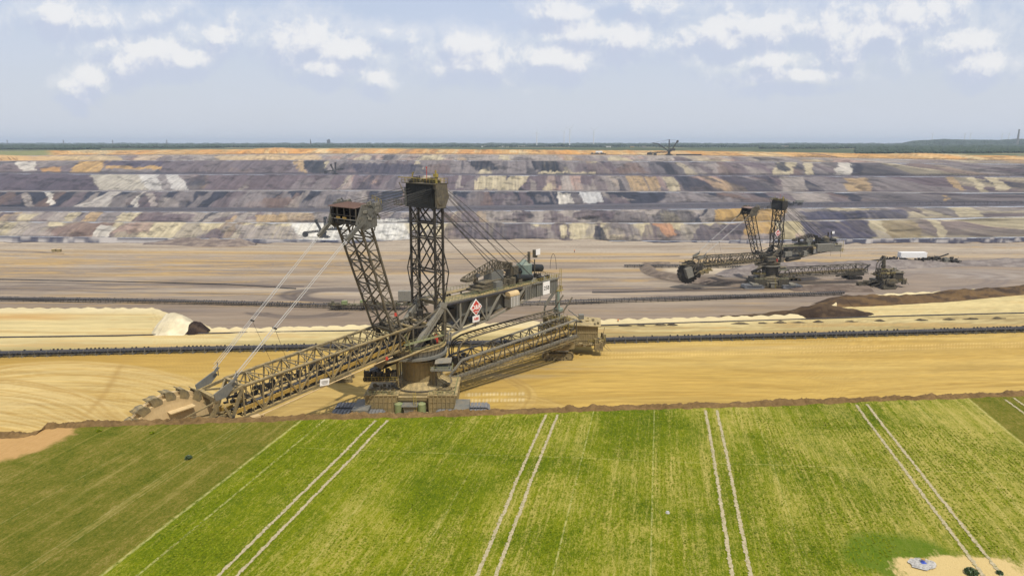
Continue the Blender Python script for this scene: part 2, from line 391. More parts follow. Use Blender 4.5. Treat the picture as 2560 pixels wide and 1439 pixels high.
def dump_slope(i):
    rows = [12, 10, 20, 24, 24, 18, 30][i]
    (dc, zc), (dt, zt) = LINES[2 * i], LINES[2 * i + 1]
    T = np.linspace(0, 1, rows)[:, None] ** 1.0
    PXg = np.broadcast_to(px[None, :], (rows, len(px)))
    D = dt[None] * (1 - T) + dc[None] * T; Zg = zt[None] * (1 - T) + zc[None] * T
    X = wx(PXg, D, Zg)
    rs = np.random.RandomState(40 + i)
    Tn = T + (fbm(X / 14, T * 2, 4, 5 + i, .6) - 0.5) * 0.40
    Sn = X + (fbm(X / 40, T * 1.5, 3, 9 + i) - 0.5) * 34 + (fbm(X / 5, T * .9, 3, 12 + i, .6) - .5) * 16
    fine = fbm(X / 4.5, T * .7, 3, 14 + i, .6)
    pal, wt, dens = PAL[i]; wt = np.array(wt) / sum(wt); pal = np.array([lind(c) if i else lin(c, .76) for c in pal])
    C = np.ones((rows, len(px), 3)) * pal[int(rs.choice(len(pal), p=wt))]
    B = np.zeros((rows, len(px)))
    span = X.max() - X.min(); hgt = np.median(zc - zt)
    n = int(span / 22 * dens)
    for k in range(n):
        s0 = rs.uniform(X.min(), X.max()); w = rs.lognormal(3.3, 0.6); ln = rs.normal(0, 16) + 10 * math.sin(s0 / 400)
        t1 = 1.2 if rs.rand() < 0.6 else rs.uniform(0.45, 1.0); t0 = -0.2 if rs.rand() < 0.65 else rs.uniform(0, 0.4)
        cI = pal[int(rs.choice(len(pal), p=wt))] * rs.uniform(0.85, 1.12)
        top = t1 - 0.5 * ((Sn - s0) / (w * 1.6)) ** 2
        dx_ = np.abs(Sn - s0 - ln * (1 - Tn) * 1.4) / (w * (0.55 + 0.6 * (1 - Tn)))
        m = sstep(1.10, 0.90, dx_) * sstep(top + .05, top - .05, Tn) * sstep(t0 - .05, t0 + .05, Tn)
        a = (m * rs.uniform(0.5, 0.95) * (.55 + .65 * fine))[..., None]
        C = C * (1 - a) + cI * a
        B = np.maximum(B, m * (1 - np.clip(dx_, 0, 1) ** 2) * w * 0.16)
    # small fans and wash marks
    for (si, x0, x1, lean, t0, t1, cc) in SPEC:
        if si != i: continue
        xc = (x0 + x1) / 2; hw = (x1 - x0) / 2
        pn = PXg + (fbm(X / 20, T * 2, 3, 70 + i) - 0.5) * 18 + (fine - .5) * 14
        dx_ = np.abs(pn - xc - lean * (1 - 2 * T)) / hw
        tt = Tn
        m = (sstep(1.05, 0.95, dx_) * sstep(t1 + .06, t1 - .02, tt) * sstep(t0 - .06, t0 + .02, tt)) if t1 < 1 or t0 > 0 else sstep(1.05, 0.95, dx_)
        a = (np.clip(m * (.5 + .75 * fine), 0, 1))[..., None]; C = C * (1 - a) + np.array(lind(cc)) * a
    # rills down the slope
    rill = fbm(X / 6.5, T * 0.8 + X / 300, 3, 20 + i); rill2 = fbm(X / 2.8, T * 1.2, 2, 33 + i)
    blot = fbm(X / 55, T * 4, 5, 51 + i, 0.6)
    mot = fbm(X / 16 + T * 2, T * 5, 4, 61 + i, .6)
    C = C * (0.30 + 0.52 * rill + 0.42 * rill2 + 0.55 * (mot - 0.2))[..., None]
    dkp = sstep(.60, .68, fbm(X / 34 + T, T * 6, 5, 66 + i, .62))[..., None]; C = C * (1 - dkp * .45)
    C = blend(C, sstep(.1, .02, T + 0 * X) * sstep(.4, .6, mot), lin((60, 58, 68)), .5)
    if i == 0:                                            # grass on the far left end
        g = sstep(150, 110, PXg + 25 * (blot - .5))[..., None]; C = C * (1 - g) + np.array(lin((128, 128, 78))) * g
    if i == 1:
        g = sstep(200, 60, PXg + 45 * (blot - .5))[..., None]; C = C * (1 - g) + np.array(lin((196, 160, 108))) * g
    bulge = B * np.sin(np.pi * np.clip(T, 0, 1)) ** 0.7
    H = bulge * 1.5 + (mot - .5) * 9.0 * np.sin(np.pi * T) + (rill - .5) * 7.0 * np.sin(np.pi * T) + (blot - .5) * hgt * 0.12 * np.sin(np.pi * T)
    wav = (fbm(px / 26, px * 0, 3, 81 + i) - .5)[None] * 26          # uneven crest and toe lines in plan
    Yg = D - H * 0.8 + wav * np.sin(np.pi * T) * 0.6
    Zg = Zg + H * 0.35
    Zg = Zg + (T ** 6) * (fbm(X / 30, X * 0, 3, 90 + i) - .5) * [1.5, 4, 4, 3, 3, 5, 6][i]
    grid_mesh('dump_slope', X, Yg, Zg, C, far_mat)
for i in range(7): dump_slope(i)
def dump_bench(i):
    rows = 8
    (dt, zt), (dc, zc) = LINES[2 * i + 1], LINES[2 * i + 2]
    T = np.linspace(0, 1, rows)[:, None]
    D = dt[None] + 4 - (dt - dc)[None] * T - 4 * 0; Zg = zt[None] + 0 * T
    PXg = np.broadcast_to(px[None, :], (rows, len(px))); X = wx(PXg, D, Zg)
    n = fbm(X / 60, D / 8, 4, 200 + i); n2 = fbm(X / 200, D / 5, 3, 210 + i)
    base = np.array(lin([(166, 148, 120), (138, 128, 120), (104, 96, 98), (140, 132, 124), (100, 94, 96), (156, 146, 130), (130, 120, 116)][i]))
    dk = np.array(lin([(150, 130, 120), (100, 95, 100), (86, 84, 94), (110, 104, 104), (90, 88, 94), (96, 92, 96), (80, 78, 84)][i]))
    a = sstep(.4, .7, n * 0.5 + n2 * 0.5)[..., None]
    C = base * (1 - a) + dk * a
    Zg = Zg + (n - .5) * 0.8
    grid_mesh('dump_bench', X, D, Zg, C, bench_mat)
for i in range(6): dump_bench(i)

# --- bench 2 (the brown-grey working level)
EDGE2_X = [0, 300, 600, 900, 1100, 1400, 1700, 2100, 2560]; EDGE2_Y = [606, 606, 611, 606, 598, 598, 606, 610, 606]
EDGE1_X = [-1500, 0, 380, 400, 470, 530, 620, 850, 1130, 1480, 1700, 2000, 2060, 2110, 2200, 2560, 4100]
EDGE1_Y = [778, 777, 777, 782, 808, 826, 828, 822, 818, 806, 802, 793, 780, 752, 742, 724, 724]
px2 = cols_px(3.0, -1300, 3900)
rows = 210
T = np.linspace(0, 1, rows)[:, None]
ytop = np.interp(np.clip(px2, 0, 2560), EDGE2_X, EDGE2_Y) + (fbm(px2 / 60, px2 * 0, 4, 3) - .5) * 9
Yp = ytop[None] * (1 - T) + 850 * T
PXg = np.broadcast_to(px2[None], Yp.shape)
def plane(PXa, Ya, zlev):
    a = (PXa - 1280) / FPX; b = (Ya - 719.5) / FPX
    t = (zlev - CAMH) / (-_s - b * _c)
    return a * t, (_c - b * _s) * t
X, Y = plane(PXg, Yp, ZB2)
s1 = fbm(X / 70, Y / 5.5, 5, 300, .6); s2 = fbm(X / 160, Y / 16, 4, 310, .55); s3 = fbm(X / 22, Y / 3, 3, 320); s4 = fbm(X / 260, Y / 9, 4, 330)
base = np.array(lin((148, 133, 114))); dk = np.array(lin((120, 108, 98))); li = np.array(lin((172, 158, 138))); oc = np.array(lin((176, 146, 94)))
C = np.ones(Yp.shape + (3,)) * base
C = blend(C, sstep(.40, .70, s1), dk, .65)
C = blend(C, sstep(.42, .66, s2), li, .7)
C = blend(C, sstep(.52, .68, s4) * sstep(.35, .65, s3), oc, .6)
C = blend(C, sstep(665, 625, Yp) * sstep(.35, .6, s1), lin((184, 170, 148)), .55)
C = blend(C, np.exp(-((Yp - 662 - (PXg - 600) * .012) / 26) ** 2) * sstep(.45, .62, s3 * .5 + s1 * .5) * sstep(1250, 500, PXg), oc, .8)
for (ya, yb, kx, w) in [(628, 640, .004, 3), (655, 650, 0, 4), (690, 668, -.01, 4), (604, 640, 0, 3)]:
    C = blend(C, np.exp(-((Yp - ya - (yb - ya) * PXg / 2560) / w) ** 2) * sstep(.35, .55, s2), oc if ya > 625 else li, .8)
# darker ground either side of the conveyor and behind the sand edge
C = blend(C, sstep(752, 770, Yp) * sstep(860, 830, Yp) * .9, lin((134, 117, 98)), .75)
C = blend(C, np.exp(-((Yp - 712 - PXg * .012) / 10) ** 2) * sstep(.4, .6, s1), dk, .7)
C = blend(C, np.exp(-((Yp - 776) / 5) ** 2) * sstep(800, 200, PXg), lin((96, 88, 88)), .7)
C = blend(C, sstep(1.15, .85, np.sqrt(((PXg - 1835) / 215) ** 2 + ((Yp - 689) / 24) ** 2)), lin((126, 114, 100)), .85)
C = blend(C, sstep(1.1, .9, np.sqrt(((PXg - 1765) / 105) ** 2 + ((Yp - 675) / 11) ** 2) + (s3 - .5) * .4), lin((190, 174, 148)), .85)
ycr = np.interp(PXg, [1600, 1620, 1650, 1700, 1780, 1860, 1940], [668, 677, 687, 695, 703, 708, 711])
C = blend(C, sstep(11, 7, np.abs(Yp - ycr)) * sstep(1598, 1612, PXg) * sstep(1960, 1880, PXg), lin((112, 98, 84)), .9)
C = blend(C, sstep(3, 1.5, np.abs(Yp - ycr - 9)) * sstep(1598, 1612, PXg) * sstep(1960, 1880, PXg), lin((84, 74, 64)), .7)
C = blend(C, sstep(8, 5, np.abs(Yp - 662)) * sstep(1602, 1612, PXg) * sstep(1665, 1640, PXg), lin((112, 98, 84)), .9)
C = blend(C, sstep(1950, 2150, PXg) * sstep(652, 668, Yp), lin((140, 126, 112)), .85)
# tyre marks
def loopmark(C, cx_, cy_, rx_, ry_, w, col, k, n=1, gap=6, a0=0, a1=360):
    an = np.degrees(np.arctan2((Yp - cy_) / ry_, (PXg - cx_) / rx_)) % 360
    r = np.sqrt(((PXg - cx_) / rx_) ** 2 + ((Yp - cy_) / ry_) ** 2)
    inside = ((an >= a0) & (an <= a1)) if a0 < a1 else ((an >= a0) | (an <= a1))
    for q in range(n):
        C = blend(C, np.exp(-((r - 1 - q * gap / ry_) * ry_ / w) ** 2) * inside, col, k)
    return C
C = loopmark(C, 860, 738, 100, 12, 1.8, lin((88, 80, 76)), .8, 3, 3.2, 90, 300)
C = loopmark(C, 745, 780, 80, 9, 1.2, lin((84, 76, 74)), .7, 3, 2.5, 0, 180)
C = loopmark(C, 2350, 700, 120, 18, 1.5, lin((120, 110, 104)), .6, 3, 3.5, 200, 90)
C = loopmark(C, 2200, 690, 200, 10, 1.2, lin((160, 150, 138)), .6, 4, 3.5, 200, 30)
for (ya, yb, x0, x1, w) in [(704, 716, -50, 760, 1.3), (722, 738, -50, 740, .9), (726, 716, 1480, 2000, 1.4), (731, 722, 1480, 2050, 1.2), (624, 634, -50, 160, 1.2), (648, 640, 1000, 1700, 1.0)]:
    yl = ya + (yb - ya) * (PXg - x0) / (x1 - x0) + (s2 - .5) * 6
    C = blend(C, np.exp(-((Yp - yl) / w) ** 2) * (PXg > x0) * (PXg < x1), lin((84, 76, 74)), .75)
lng = fbm(X / 90, Y / 3.2, 4, 340, .7); lng2 = fbm(X / 30, Y / 1.8, 3, 341, .7)
C = C * (0.62 + .16 * s3 + .38 * lng + .24 * lng2)[..., None]
Zg = ZB2 + (s1 - .5) * .9 + (s3 - .5) * .35
bench2 = grid_mesh('lower_bench_floor', X, Y, Zg, C, bench_mat)
# its back slope down into the pit (mostly hidden)
xb, yb = plane(px2, ytop, ZB2)
T = np.linspace(0, 1, 8)[:, None]
C = np.ones((8, len(px2), 3)) * np.array(lin(PURP)) * (0.8 + .4 * fbm(xb / 20, T * 3, 3, 5))[..., None]
grid_mesh('pit_slope', np.broadcast_to(xb, (8, len(px2))), yb[None] + 180 * T, ZB2 + .3 - 130 * T + (fbm(xb / 30, T * 3, 3, 6) - .5) * 6 * T, C, far_mat)
xp = np.linspace(-4500, 4500, 60); yp = np.linspace(700, 2300, 20); Xp, Yp2 = np.meshgrid(xp, yp)
zfloor = float(np.min(LINES[-1][1])) - 6
# pit floor: follows the toe of the lowest dump slope
TF = np.linspace(0, 1, 14)[:, None]
dt, zt = LINES[-1]
D = dt[None] * (1 - TF) + 760 * TF; Zf = (zt[None] - 1) * np.ones_like(TF); PXf = np.broadcast_to(px[None], D.shape)
Xf = wx(PXf, D, Zf); nf = fbm(Xf / 90, D / 14, 4, 400)
C = blend(np.ones(D.shape + (3,)) * np.array(lin((70, 68, 78))), sstep(.45, .62, nf), lin((190, 180, 168)), .85)
grid_mesh('pit_floor', Xf, D + 3, Zf + (nf - .5) * 3, C, bench_mat)

# --- bench 1 (the ochre sand level)
px1 = cols_px(2.5, -1300, 3900)
ye = np.interp(px1, EDGE1_X, EDGE1_Y)
rows = 190
T = np.linspace(0, 1, rows)[:, None]
Yp = ye[None] * (1 - T) + 1240 * T
PXg = np.broadcast_to(px1[None], Yp.shape)
X, Y = plane(PXg, Yp, ZB1)
s1 = fbm(X / 30, Y / 2.4, 5, 500, .6); s2 = fbm(X / 80, Y / 9, 4, 510, .55); s3 = fbm(X / 9, Y / 1.6, 3, 520); s4 = fbm(X / 120, Y / 30, 3, 530)
yc = np.interp(PXg, [0, 1480, 2560], [892, 856, 830])               # conveyor line
ochre = np.array(lin((186, 156, 86))); gold = np.array(lin((174, 141, 70))); cream = np.array(lin((202, 184, 132))); pale = np.array(lin((196, 168, 98))); olive = np.array(lin((150, 134, 84)))
C = np.ones(Yp.shape + (3,)) * ochre
C = blend(C, sstep(.38, .68, s1), pale, .5)
C = blend(C, sstep(.4, .7, s2), gold, .6)
C = blend(C, sstep(yc + 60, yc + 8, Yp) * sstep(900, 300, PXg), gold, .75)
C = blend(C, sstep(yc + 4, yc - 12, Yp), cream, .92)
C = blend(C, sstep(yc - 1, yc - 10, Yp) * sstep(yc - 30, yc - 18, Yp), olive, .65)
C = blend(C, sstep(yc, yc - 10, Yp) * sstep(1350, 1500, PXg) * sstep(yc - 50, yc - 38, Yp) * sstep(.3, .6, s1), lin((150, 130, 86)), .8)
C = blend(C, sstep(yc, yc - 10, Yp) * sstep(.5, .62, s1) * sstep(.4, .6, s2), lin((190, 158, 100)), .6)
C = blend(C, np.exp(-((Yp - 792) / 6) ** 2) * sstep(300, 50, PXg), lin((196, 150, 86)), .7)
# curved swaths left by the bucket wheel, left of the machine
def swath(C, Hh, cx_, cy_, rx_, ry_, amin, amax, r0, r1, freq, c1, c2, k=.8):
    dx_ = (PXg - cx_) / rx_; dy_ = (Yp - cy_) / ry_
    r = np.sqrt(dx_ ** 2 + dy_ ** 2) + (s2 - .5) * .02; an = np.degrees(np.arctan2(-dy_, dx_))
    m = sstep(r0, r0 + .03, r) * sstep(r1, r1 - .03, r) * sstep(amin, amin + 6, an) * sstep(amax, amax - 6, an)
    wv = .5 + .5 * np.sin(r * freq + (s2 - .5) * 9 + (s4 - .5) * 14); wv = sstep(.2, .8, wv * .15 + fbm(r * freq / 3.2, an / 40, 4, 90, .6) * .85)
    C = blend(C, m * (1 - wv), c2, k); C = blend(C, m * wv, c1, k)
    return C, Hh + m * wv * .25
Hh = np.zeros_like(Yp)
shade1 = lin((174, 142, 80)); shade2 = lin((206, 182, 124)); shade3 = lin((168, 136, 76))
fan = sstep(340, 300, PXg - (1080 - Yp) * -.15 - (s2 - .5) * 30)
C, Hh = swath(C, Hh, 170, 1160, 560, 262, -20, 200, .55, 1.0, 190, shade2, shade1, .75)
C, Hh = swath(C, Hh, -60, 1260, 560, 330, -20, 200, 0, .98, 230, shade2, shade1, .85)
C = blend(C, np.exp(-((PXg - 318 + (Yp - 900) * .75 - 6 * np.sin(Yp / 30)) / 9) ** 2) * sstep(885, 930, Yp) * sstep(1080, 1000, Yp), shade3, .6)
# swaths to the right, sweeping round
C, Hh = swath(C, Hh, 1700, 1300, 900, 380, 20, 160, .72, 1.02, 160, lin((196, 164, 86)), lin((168, 136, 66)), .6)
C, Hh = swath(C, Hh, 2700, 1200, 1100, 270, 90, 178, .70, 1.06, 150, lin((198, 166, 90)), lin((164, 132, 64)), .6)
C, Hh = swath(C, Hh, 1130, 990, 215, 74, -60, 60, .78, 1.0, 90, lin((200, 172, 106)), lin((158, 128, 70)), .6)
C, Hh = swath(C, Hh, 1240, 1075, 240, 95, 0, 85, .55, 1.0, 110, lin((200, 172, 106)), lin((164, 134, 74)), .5)
C, Hh = swath(C, Hh, 790, 1120, 330, 210, 20, 160, .35, .95, 120, lin((196, 168, 106)), lin((164, 138, 82)), .6)
# crawler prints: rows of shoe marks running with the face
def prints(C, x0, x1, ya, yb, w, pitch, col, k):
    yl = ya + (yb - ya) * (PXg - x0) / (x1 - x0)
    m = sstep(w, w * .7, np.abs(Yp - yl)) * sstep(x0 - 4, x0 + 4, PXg) * sstep(x1 + 4, x1 - 4, PXg)
    return blend(C, m * (np.sin(PXg / pitch * 2 * np.pi) > -.5), col, k)
for yy in (984, 1000): C = prints(C, 1165, 1312, yy + 2, yy, 5, 9, lin((214, 194, 146)), .6)
C = prints(C, 1480, 2560, 868, 838, 2.5, 7, lin((200, 172, 108)), .5)
C = prints(C, 1480, 2560, 884, 856, 3, 8, lin((204, 172, 104)), .7); C = prints(C, 1480, 2560, 894, 864, 3, 8, lin((204, 172, 104)), .6)
C = blend(C, np.exp(-((Yp - 876 + (PXg - 1500) * .02) / 5) ** 2) * sstep(1450, 1560, PXg) * sstep(2300, 1900, PXg), lin((176, 152, 100)), .6)
C = blend(C, np.exp(-((Yp - 925) / 22) ** 2 - ((PXg - 1260) / 180) ** 2) * sstep(.4, .6, s1), lin((150, 138, 116)), .6)
lng = fbm(X / 60, Y / 1.3, 4, 540, .7); lng2 = fbm(X / 25, Y / .7, 3, 541, .7)
C = C * (0.62 + .14 * s3 + .42 * lng + .22 * lng2)[..., None]
crest = sstep(7, 0, Yp - ye[None])
Zg = ZB1 + (s1 - .5) * .3 + (s3 - .5) * .12 + Hh * .5 + crest * (.8 + .9 * (np.abs(np.sin(PXg / 13.0)) * .6 + fbm(PXg / 14, Yp / 9, 3, 7)) - .2)
C = blend(C, sstep(10, 2, Yp - ye[None]), lin((216, 202, 164)), .6)
bench1 = grid_mesh('upper_bench_floor', X, Y, Zg, C, bench_mat)
# slope from bench 1 down to bench 2
xb, yb = X[0], Y[0]
T = np.linspace(0, 1, 10)[:, None]
C = np.ones((10, len(px1), 3)) * np.array(lin((188, 164, 120))) * (0.8 + .4 * fbm(xb / 12, T * 3, 3, 15))[..., None]
C = blend(C, sstep(2040, 2120, np.broadcast_to(px1, C.shape[:2])), lin((74, 62, 54)), .9)
grid_mesh('bench_slope', np.broadcast_to(xb, (10, len(px1))), yb[None] + 48 * T, Zg[0][None] * (1 - T) + (ZB2 - .5) * T + (fbm(xb / 8, T * 4, 3, 16) - .5) * 1.4 * np.sin(np.pi * T), C, far_mat)

# --- the field above, its torn edge and the cut face
FE_X = [-1500, 0, 60, 96, 112, 200, 350, 600, 850, 1130, 1280, 1600, 1900, 2200, 2560, 4100]
FE_Y = [1110, 1092, 1090, 1082, 1069, 1064, 1060, 1052, 1044, 1037, 1030, 1020, 1012, 1000, 985, 935]
pxf = cols_px(2.5, -1300, 3900)
yf = np.interp(pxf, FE_X, FE_Y) + (fbm(pxf / 22, pxf * 0, 3, 600) - .5) * 5
xe, yee = plane(pxf, yf, 0.0)
# field sheet
rows = 60
T = np.linspace(0, 1, rows)[:, None] ** 1.3
XF = xe[None] * (1 - T) + (xe * 1.3)[None] * T; YF = yee[None] * (1 - T) - 220 * T
ZF = (fbm(XF / 14, YF / 14, 3, 610) - .5) * .25
fm, b, bs = new_mat('crop_field')
tcn = b.new('ShaderNodeTexCoord').outputs['Object']
ROW = R(12.0)
rv = b.mapping(tcn, rot=(0, 0, ROW))                 # x across the seed rows, y along them
sp = b.new('ShaderNodeSeparateXYZ'); b.link(rv, sp.inputs[0]); rxv = sp.outputs[0]; ryv = sp.outputs[1]
streak = b.noise(b.mapping(rv, scale=(1.0, 0.035, 1)), 1.1, 5, 0.6)
streak2 = b.noise(b.mapping(rv, scale=(1.0, 0.10, 1)), 4.5, 4, 0.65)
speck = b.noise(b.mapping(rv, scale=(1.0, 0.55, 1)), 6.5, 5, 0.85)
fleck = b.noise(b.mapping(rv, scale=(1.0, 0.4, 1)), 2.4, 5, 0.8)
patch = b.noise(rv, 0.055, 5, 0.6, 0.6); patch2 = b.noise(rv, 0.22, 4, 0.6, 0.4)
gfac = b.math('ADD', b.math('MULTIPLY', patch, .30), b.math('ADD', b.math('MULTIPLY', speck, .36), b.math('ADD', b.math('MULTIPLY', fleck, .26), b.math('MULTIPLY', patch2, .10))))
green = b.ramp(gfac, [(0.40, lin((56, 78, 4))), (0.48, lin((98, 112, 8))), (0.55, lin((128, 134, 14))), (0.64, lin((160, 152, 50)))])
soilc = b.mix(streak, (*lin((162, 150, 64)), 1), (*lin((200, 182, 108)), 1))
gx = b.mapr(rxv, -50, 60, -0.035, 0.05)
fs = b.math('ADD', b.math('MULTIPLY', streak, .24), b.math('MULTIPLY', streak2, .24)); fs = b.math('ADD', fs, b.math('MULTIPLY', fleck, .26))
fs = b.math('ADD', fs, b.math('MULTIPLY', speck, .46)); fs = b.math('SUBTRACT', fs, .06); fs = b.math('ADD', fs, b.math('MULTIPLY', b.math('SUBTRACT', patch, .5), .3)); fs = b.math('ADD', fs, gx)
mid = b.mix(b.mapr(fs, .515, .66, 0, .95), green, soilc)
# the older, browner crop left and right of the middle strip
ogf = b.math('ADD', b.math('MULTIPLY', patch2, .25), b.math('ADD', b.math('MULTIPLY', speck, .55), b.math('MULTIPLY', fleck, .35)))
ogf = b.math('ADD', ogf, b.math('MULTIPLY', b.math('SUBTRACT', streak, .5), .2))
oldg = b.ramp(ogf, [(0.44, lin((60, 78, 12))), (0.53, lin((96, 102, 24))), (0.61, lin((122, 114, 42))), (0.72, lin((160, 144, 84)))])
oldg = b.mix(b.mapr(streak, .58, .74, 0, .3), oldg, (*lin((176, 166, 96)), 1))
wob = b.math('MULTIPLY', b.math('SUBTRACT', speck, .5), 1.2)
xm = b.math('ABSOLUTE', b.math('ADD', rxv, wob))
isold = b.mapr(xm, 52.4, 52.9)
fcol = b.mix(isold, mid, oldg)
# thin seed gaps and two faint cross tracks
def gapline(pos, w, src, k):
    dd = b.math('ABSOLUTE', b.math('SUBTRACT', src, pos))
    dd = b.math('ADD', dd, b.math('MULTIPLY', b.math('SUBTRACT', speck, .5), w * 2.2))
    return b.math('MULTIPLY', b.mapr(dd, w * .4, w, k, 0), b.mapr(fleck, .38, .56))
for pos, w, k in [(-52.5, .28, .55), (-49.0, .2, .6), (-61.0, .12, .25), (52.5, .25, .4), (-22.5, .12, .3), (-8.6, .13, .5), (0.9, .12, .5), (16.5, .12, .25), (-33.0, .12, .2), (43.0, .13, .3), (-60, .12, .25), (-71, .12, .2)]:
    fcol = b.mix(gapline(pos, w, rxv, k), fcol, (*lin((206, 196, 132)), 1))
for pos in (87.4,):
    fcol = b.mix(b.math('MULTIPLY', gapline(pos, .14, b.math('ADD', ryv, b.math('MULTIPLY', rxv, -.13)), .35), b.mapr(rxv, -48, -46)), fcol, (*lin((196, 190, 120)), 1))
# turning patch: lush corner near the bore hole
cbx, cby, _ = PZ(2250, 1390, 0)
b_len = b.vmath('LENGTH', b.vmath('MULTIPLY', b.vmath('SUBTRACT', tcn, (cbx, cby, 0)), (0.13, 0.19, 0)))
lush = b.mapr(b.math('ADD', b_len, b.math('MULTIPLY', patch2, .6)), 1.25, .95)
fcol = b.mix(b.math('MULTIPLY', lush, .85), fcol, b.mix(speck, (*lin((58, 92, 14)), 1), (*lin((112, 132, 30)), 1)))
sx_, sy_, _ = PZ(2400, 1425, 0)
b_l2 = b.vmath('LENGTH', b.vmath('MULTIPLY', b.vmath('SUBTRACT', tcn, (sx_ + .6, sy_, 0)), (0.145, 0.36, 0)))
bare = b.mapr(b.math('ADD', b_l2, b.math('ADD', b.math('MULTIPLY', b.math('SUBTRACT', patch2, .5), 1.8), b.math('MULTIPLY', b.math('SUBTRACT', fleck, .5), .9))), 1.12, .88)
sandc = b.mix(speck, (*lin((196, 168, 106)), 1), (*lin((232, 206, 146)), 1))
fcol = b.mix(bare, fcol, sandc)
# soil ramp at the far left
lx, ly, _ = PZ(30, 1115, 0)
b_l3 = b.vmath('LENGTH', b.vmath('MULTIPLY', b.vmath('SUBTRACT', tcn, (lx - 6, ly + 3, 0)), (0.085, 0.095, 0)))
bare2 = b.mapr(b.math('ADD', b_l3, b.math('ADD', b.math('MULTIPLY', b.math('SUBTRACT', patch2, .5), .4), b.math('MULTIPLY', b.math('SUBTRACT', fleck, .5), .2))), 1.05, .95)
fcol = b.mix(bare2, fcol, b.mix(fleck, (*lin((170, 130, 76)), 1), (*lin((214, 174, 116)), 1)))
b.link(fcol, bs.inputs['Base Color']); bs.inputs['Roughness'].default_value = 0.9; bs.inputs['Specular IOR Level'].default_value = 0.08
bp = b.new('ShaderNodeBump'); bp.inputs['Strength'].default_value = .55; bp.inputs['Distance'].default_value = .25
b.link(b.math('ADD', speck, b.math('MULTIPLY', streak2, .7)), bp.inputs['Height']); b.link(bp.outputs[0], bs.inputs['Normal'])
field = grid_mesh('crop_field', XF, YF, ZF, None, fm)
# torn soil berm along the edge
rows = 14
T = np.linspace(0, 1, rows)[:, None]
wd = (1.2 + 1.2 * fbm(pxf / 30, pxf * 0, 4, 620, .65))[None]
XB = xe[None] + 0 * T; YB = (yee[None] - wd * .45) + (wd * 1.3) * T
prof = np.sin(np.pi * T) ** .8
lump = fbm(XB / .55, YB / .55, 3, 630, .6); lump2 = fbm(XB / 2.2, YB / 2.2, 2, 631)
ZBm = .02 + prof * (.06 + .8 * lump * lump2 * 1.6) - .15 * (1 - prof) - 1.2 * sstep(.8, 1.0, T)
C = np.ones(XB.shape + (3,)) * np.array(lin((134, 108, 70))); C = C * (.6 + .8 * lump)[..., None]
XB = XB + (lump - .5) * .3
grid_mesh('soil_berm', XB, YB, ZBm, C, soil_mat)
# cut face
rows = 26
T = np.linspace(0, 1, rows)[:, None]
fx_ = xe; fy_ = yee + wd[0] * .75
step = fbm(fx_ / 7, T * 5, 4, 640)
reach = 46.0
YC = fy_[None] + reach * T + (step - .5) * 2.5 * np.sin(np.pi * T)
ZC = -.6 - 33 * T + (step - .5) * 1.0 * np.sin(np.pi * T)
ZC[-1] = ZB1 - .6
C = np.ones(YC.shape + (3,)) * np.array(lin((206, 176, 120))); C = blend(C, sstep(.45, .6, fbm(fx_ / 60, T * 9, 4, 641)), lin((190, 150, 84)), .8)
C = C * (.8 + .35 * step)[..., None]
grid_mesh('cut_face', np.broadcast_to(fx_, YC.shape), YC, ZC, C, far_mat)

# wheel tracks (tramlines) in the crop
tm, b, bs = new_mat('track_soil')
tcn = b.new('ShaderNodeTexCoord').outputs['Object']
n1 = b.noise(tcn, 3.5, 5, .7); n2 = b.noise(tcn, .8, 3, .6)
n3 = b.noise(tcn, 1.7, 5, .75)
b.link(b.mix(b.mapr(n3, .54, .64, 0, .8), b.mix(b.mapr(n1, .3, .7), (*lin((146, 132, 92)), 1), b.mix(n2, (*lin((192, 176, 136)), 1), (*lin((214, 200, 166)), 1))), (*lin((112, 116, 36)), 1)), bs.inputs['Base Color'])
bs.inputs['Roughness'].default_value = .95
er = np.array([math.sin(ROW), math.cos(ROW)]); ex = np.array([math.cos(ROW), -math.sin(ROW)])
edge_y = lambda x_: float(np.interp(x_, xe, yee))
for xc in (-40.2, -15.0, 9.85, 34.1, 59.2):
    for off in (-.9, .9):
        # find where the row leaves the field
        tmax = 0
        for t_ in np.arange(20, 200, .5):
            p = ex * (xc + off) + er * t_
            if p[1] > edge_y(p[0]) - 1.2: break
            tmax = t_
        t0_ = 15
        if xc == 34.1: t0_ = 52.5 if off > 0 else 55.5
        ts = np.arange(t0_, tmax, .22); n = len(ts)
        wl = .19 + .11 * np.random.RandomState(3).randn(n) * .6 + .10 * (fbm(ts / .9, ts * 0 + xc, 3, 5) - .5); wr = .19 + .12 * (fbm(ts / .8, ts * 0 + xc + 9, 3, 6) - .5) + .05 * np.random.RandomState(5).randn(n)
        wig = (fbm(ts / 15, ts * 0 + xc, 2, 8) - .5) * .3
        Lx = ex[0] * (xc + off + wig - wl) + er[0] * ts; Ly = ex[1] * (xc + off + wig - wl) + er[1] * ts
        Rx = ex[0] * (xc + off + wig + wr) + er[0] * ts; Ry = ex[1] * (xc + off + wig + wr) + er[1] * ts
        Xs = np.stack([Lx, Rx]); Ys = np.stack([Ly, Ry])
        Zs = (fbm(Xs / 14, Ys / 14, 3, 610) - .5) * .25 + .05
        grid_mesh('wheel_track', Xs, Ys, Zs, None, tm)
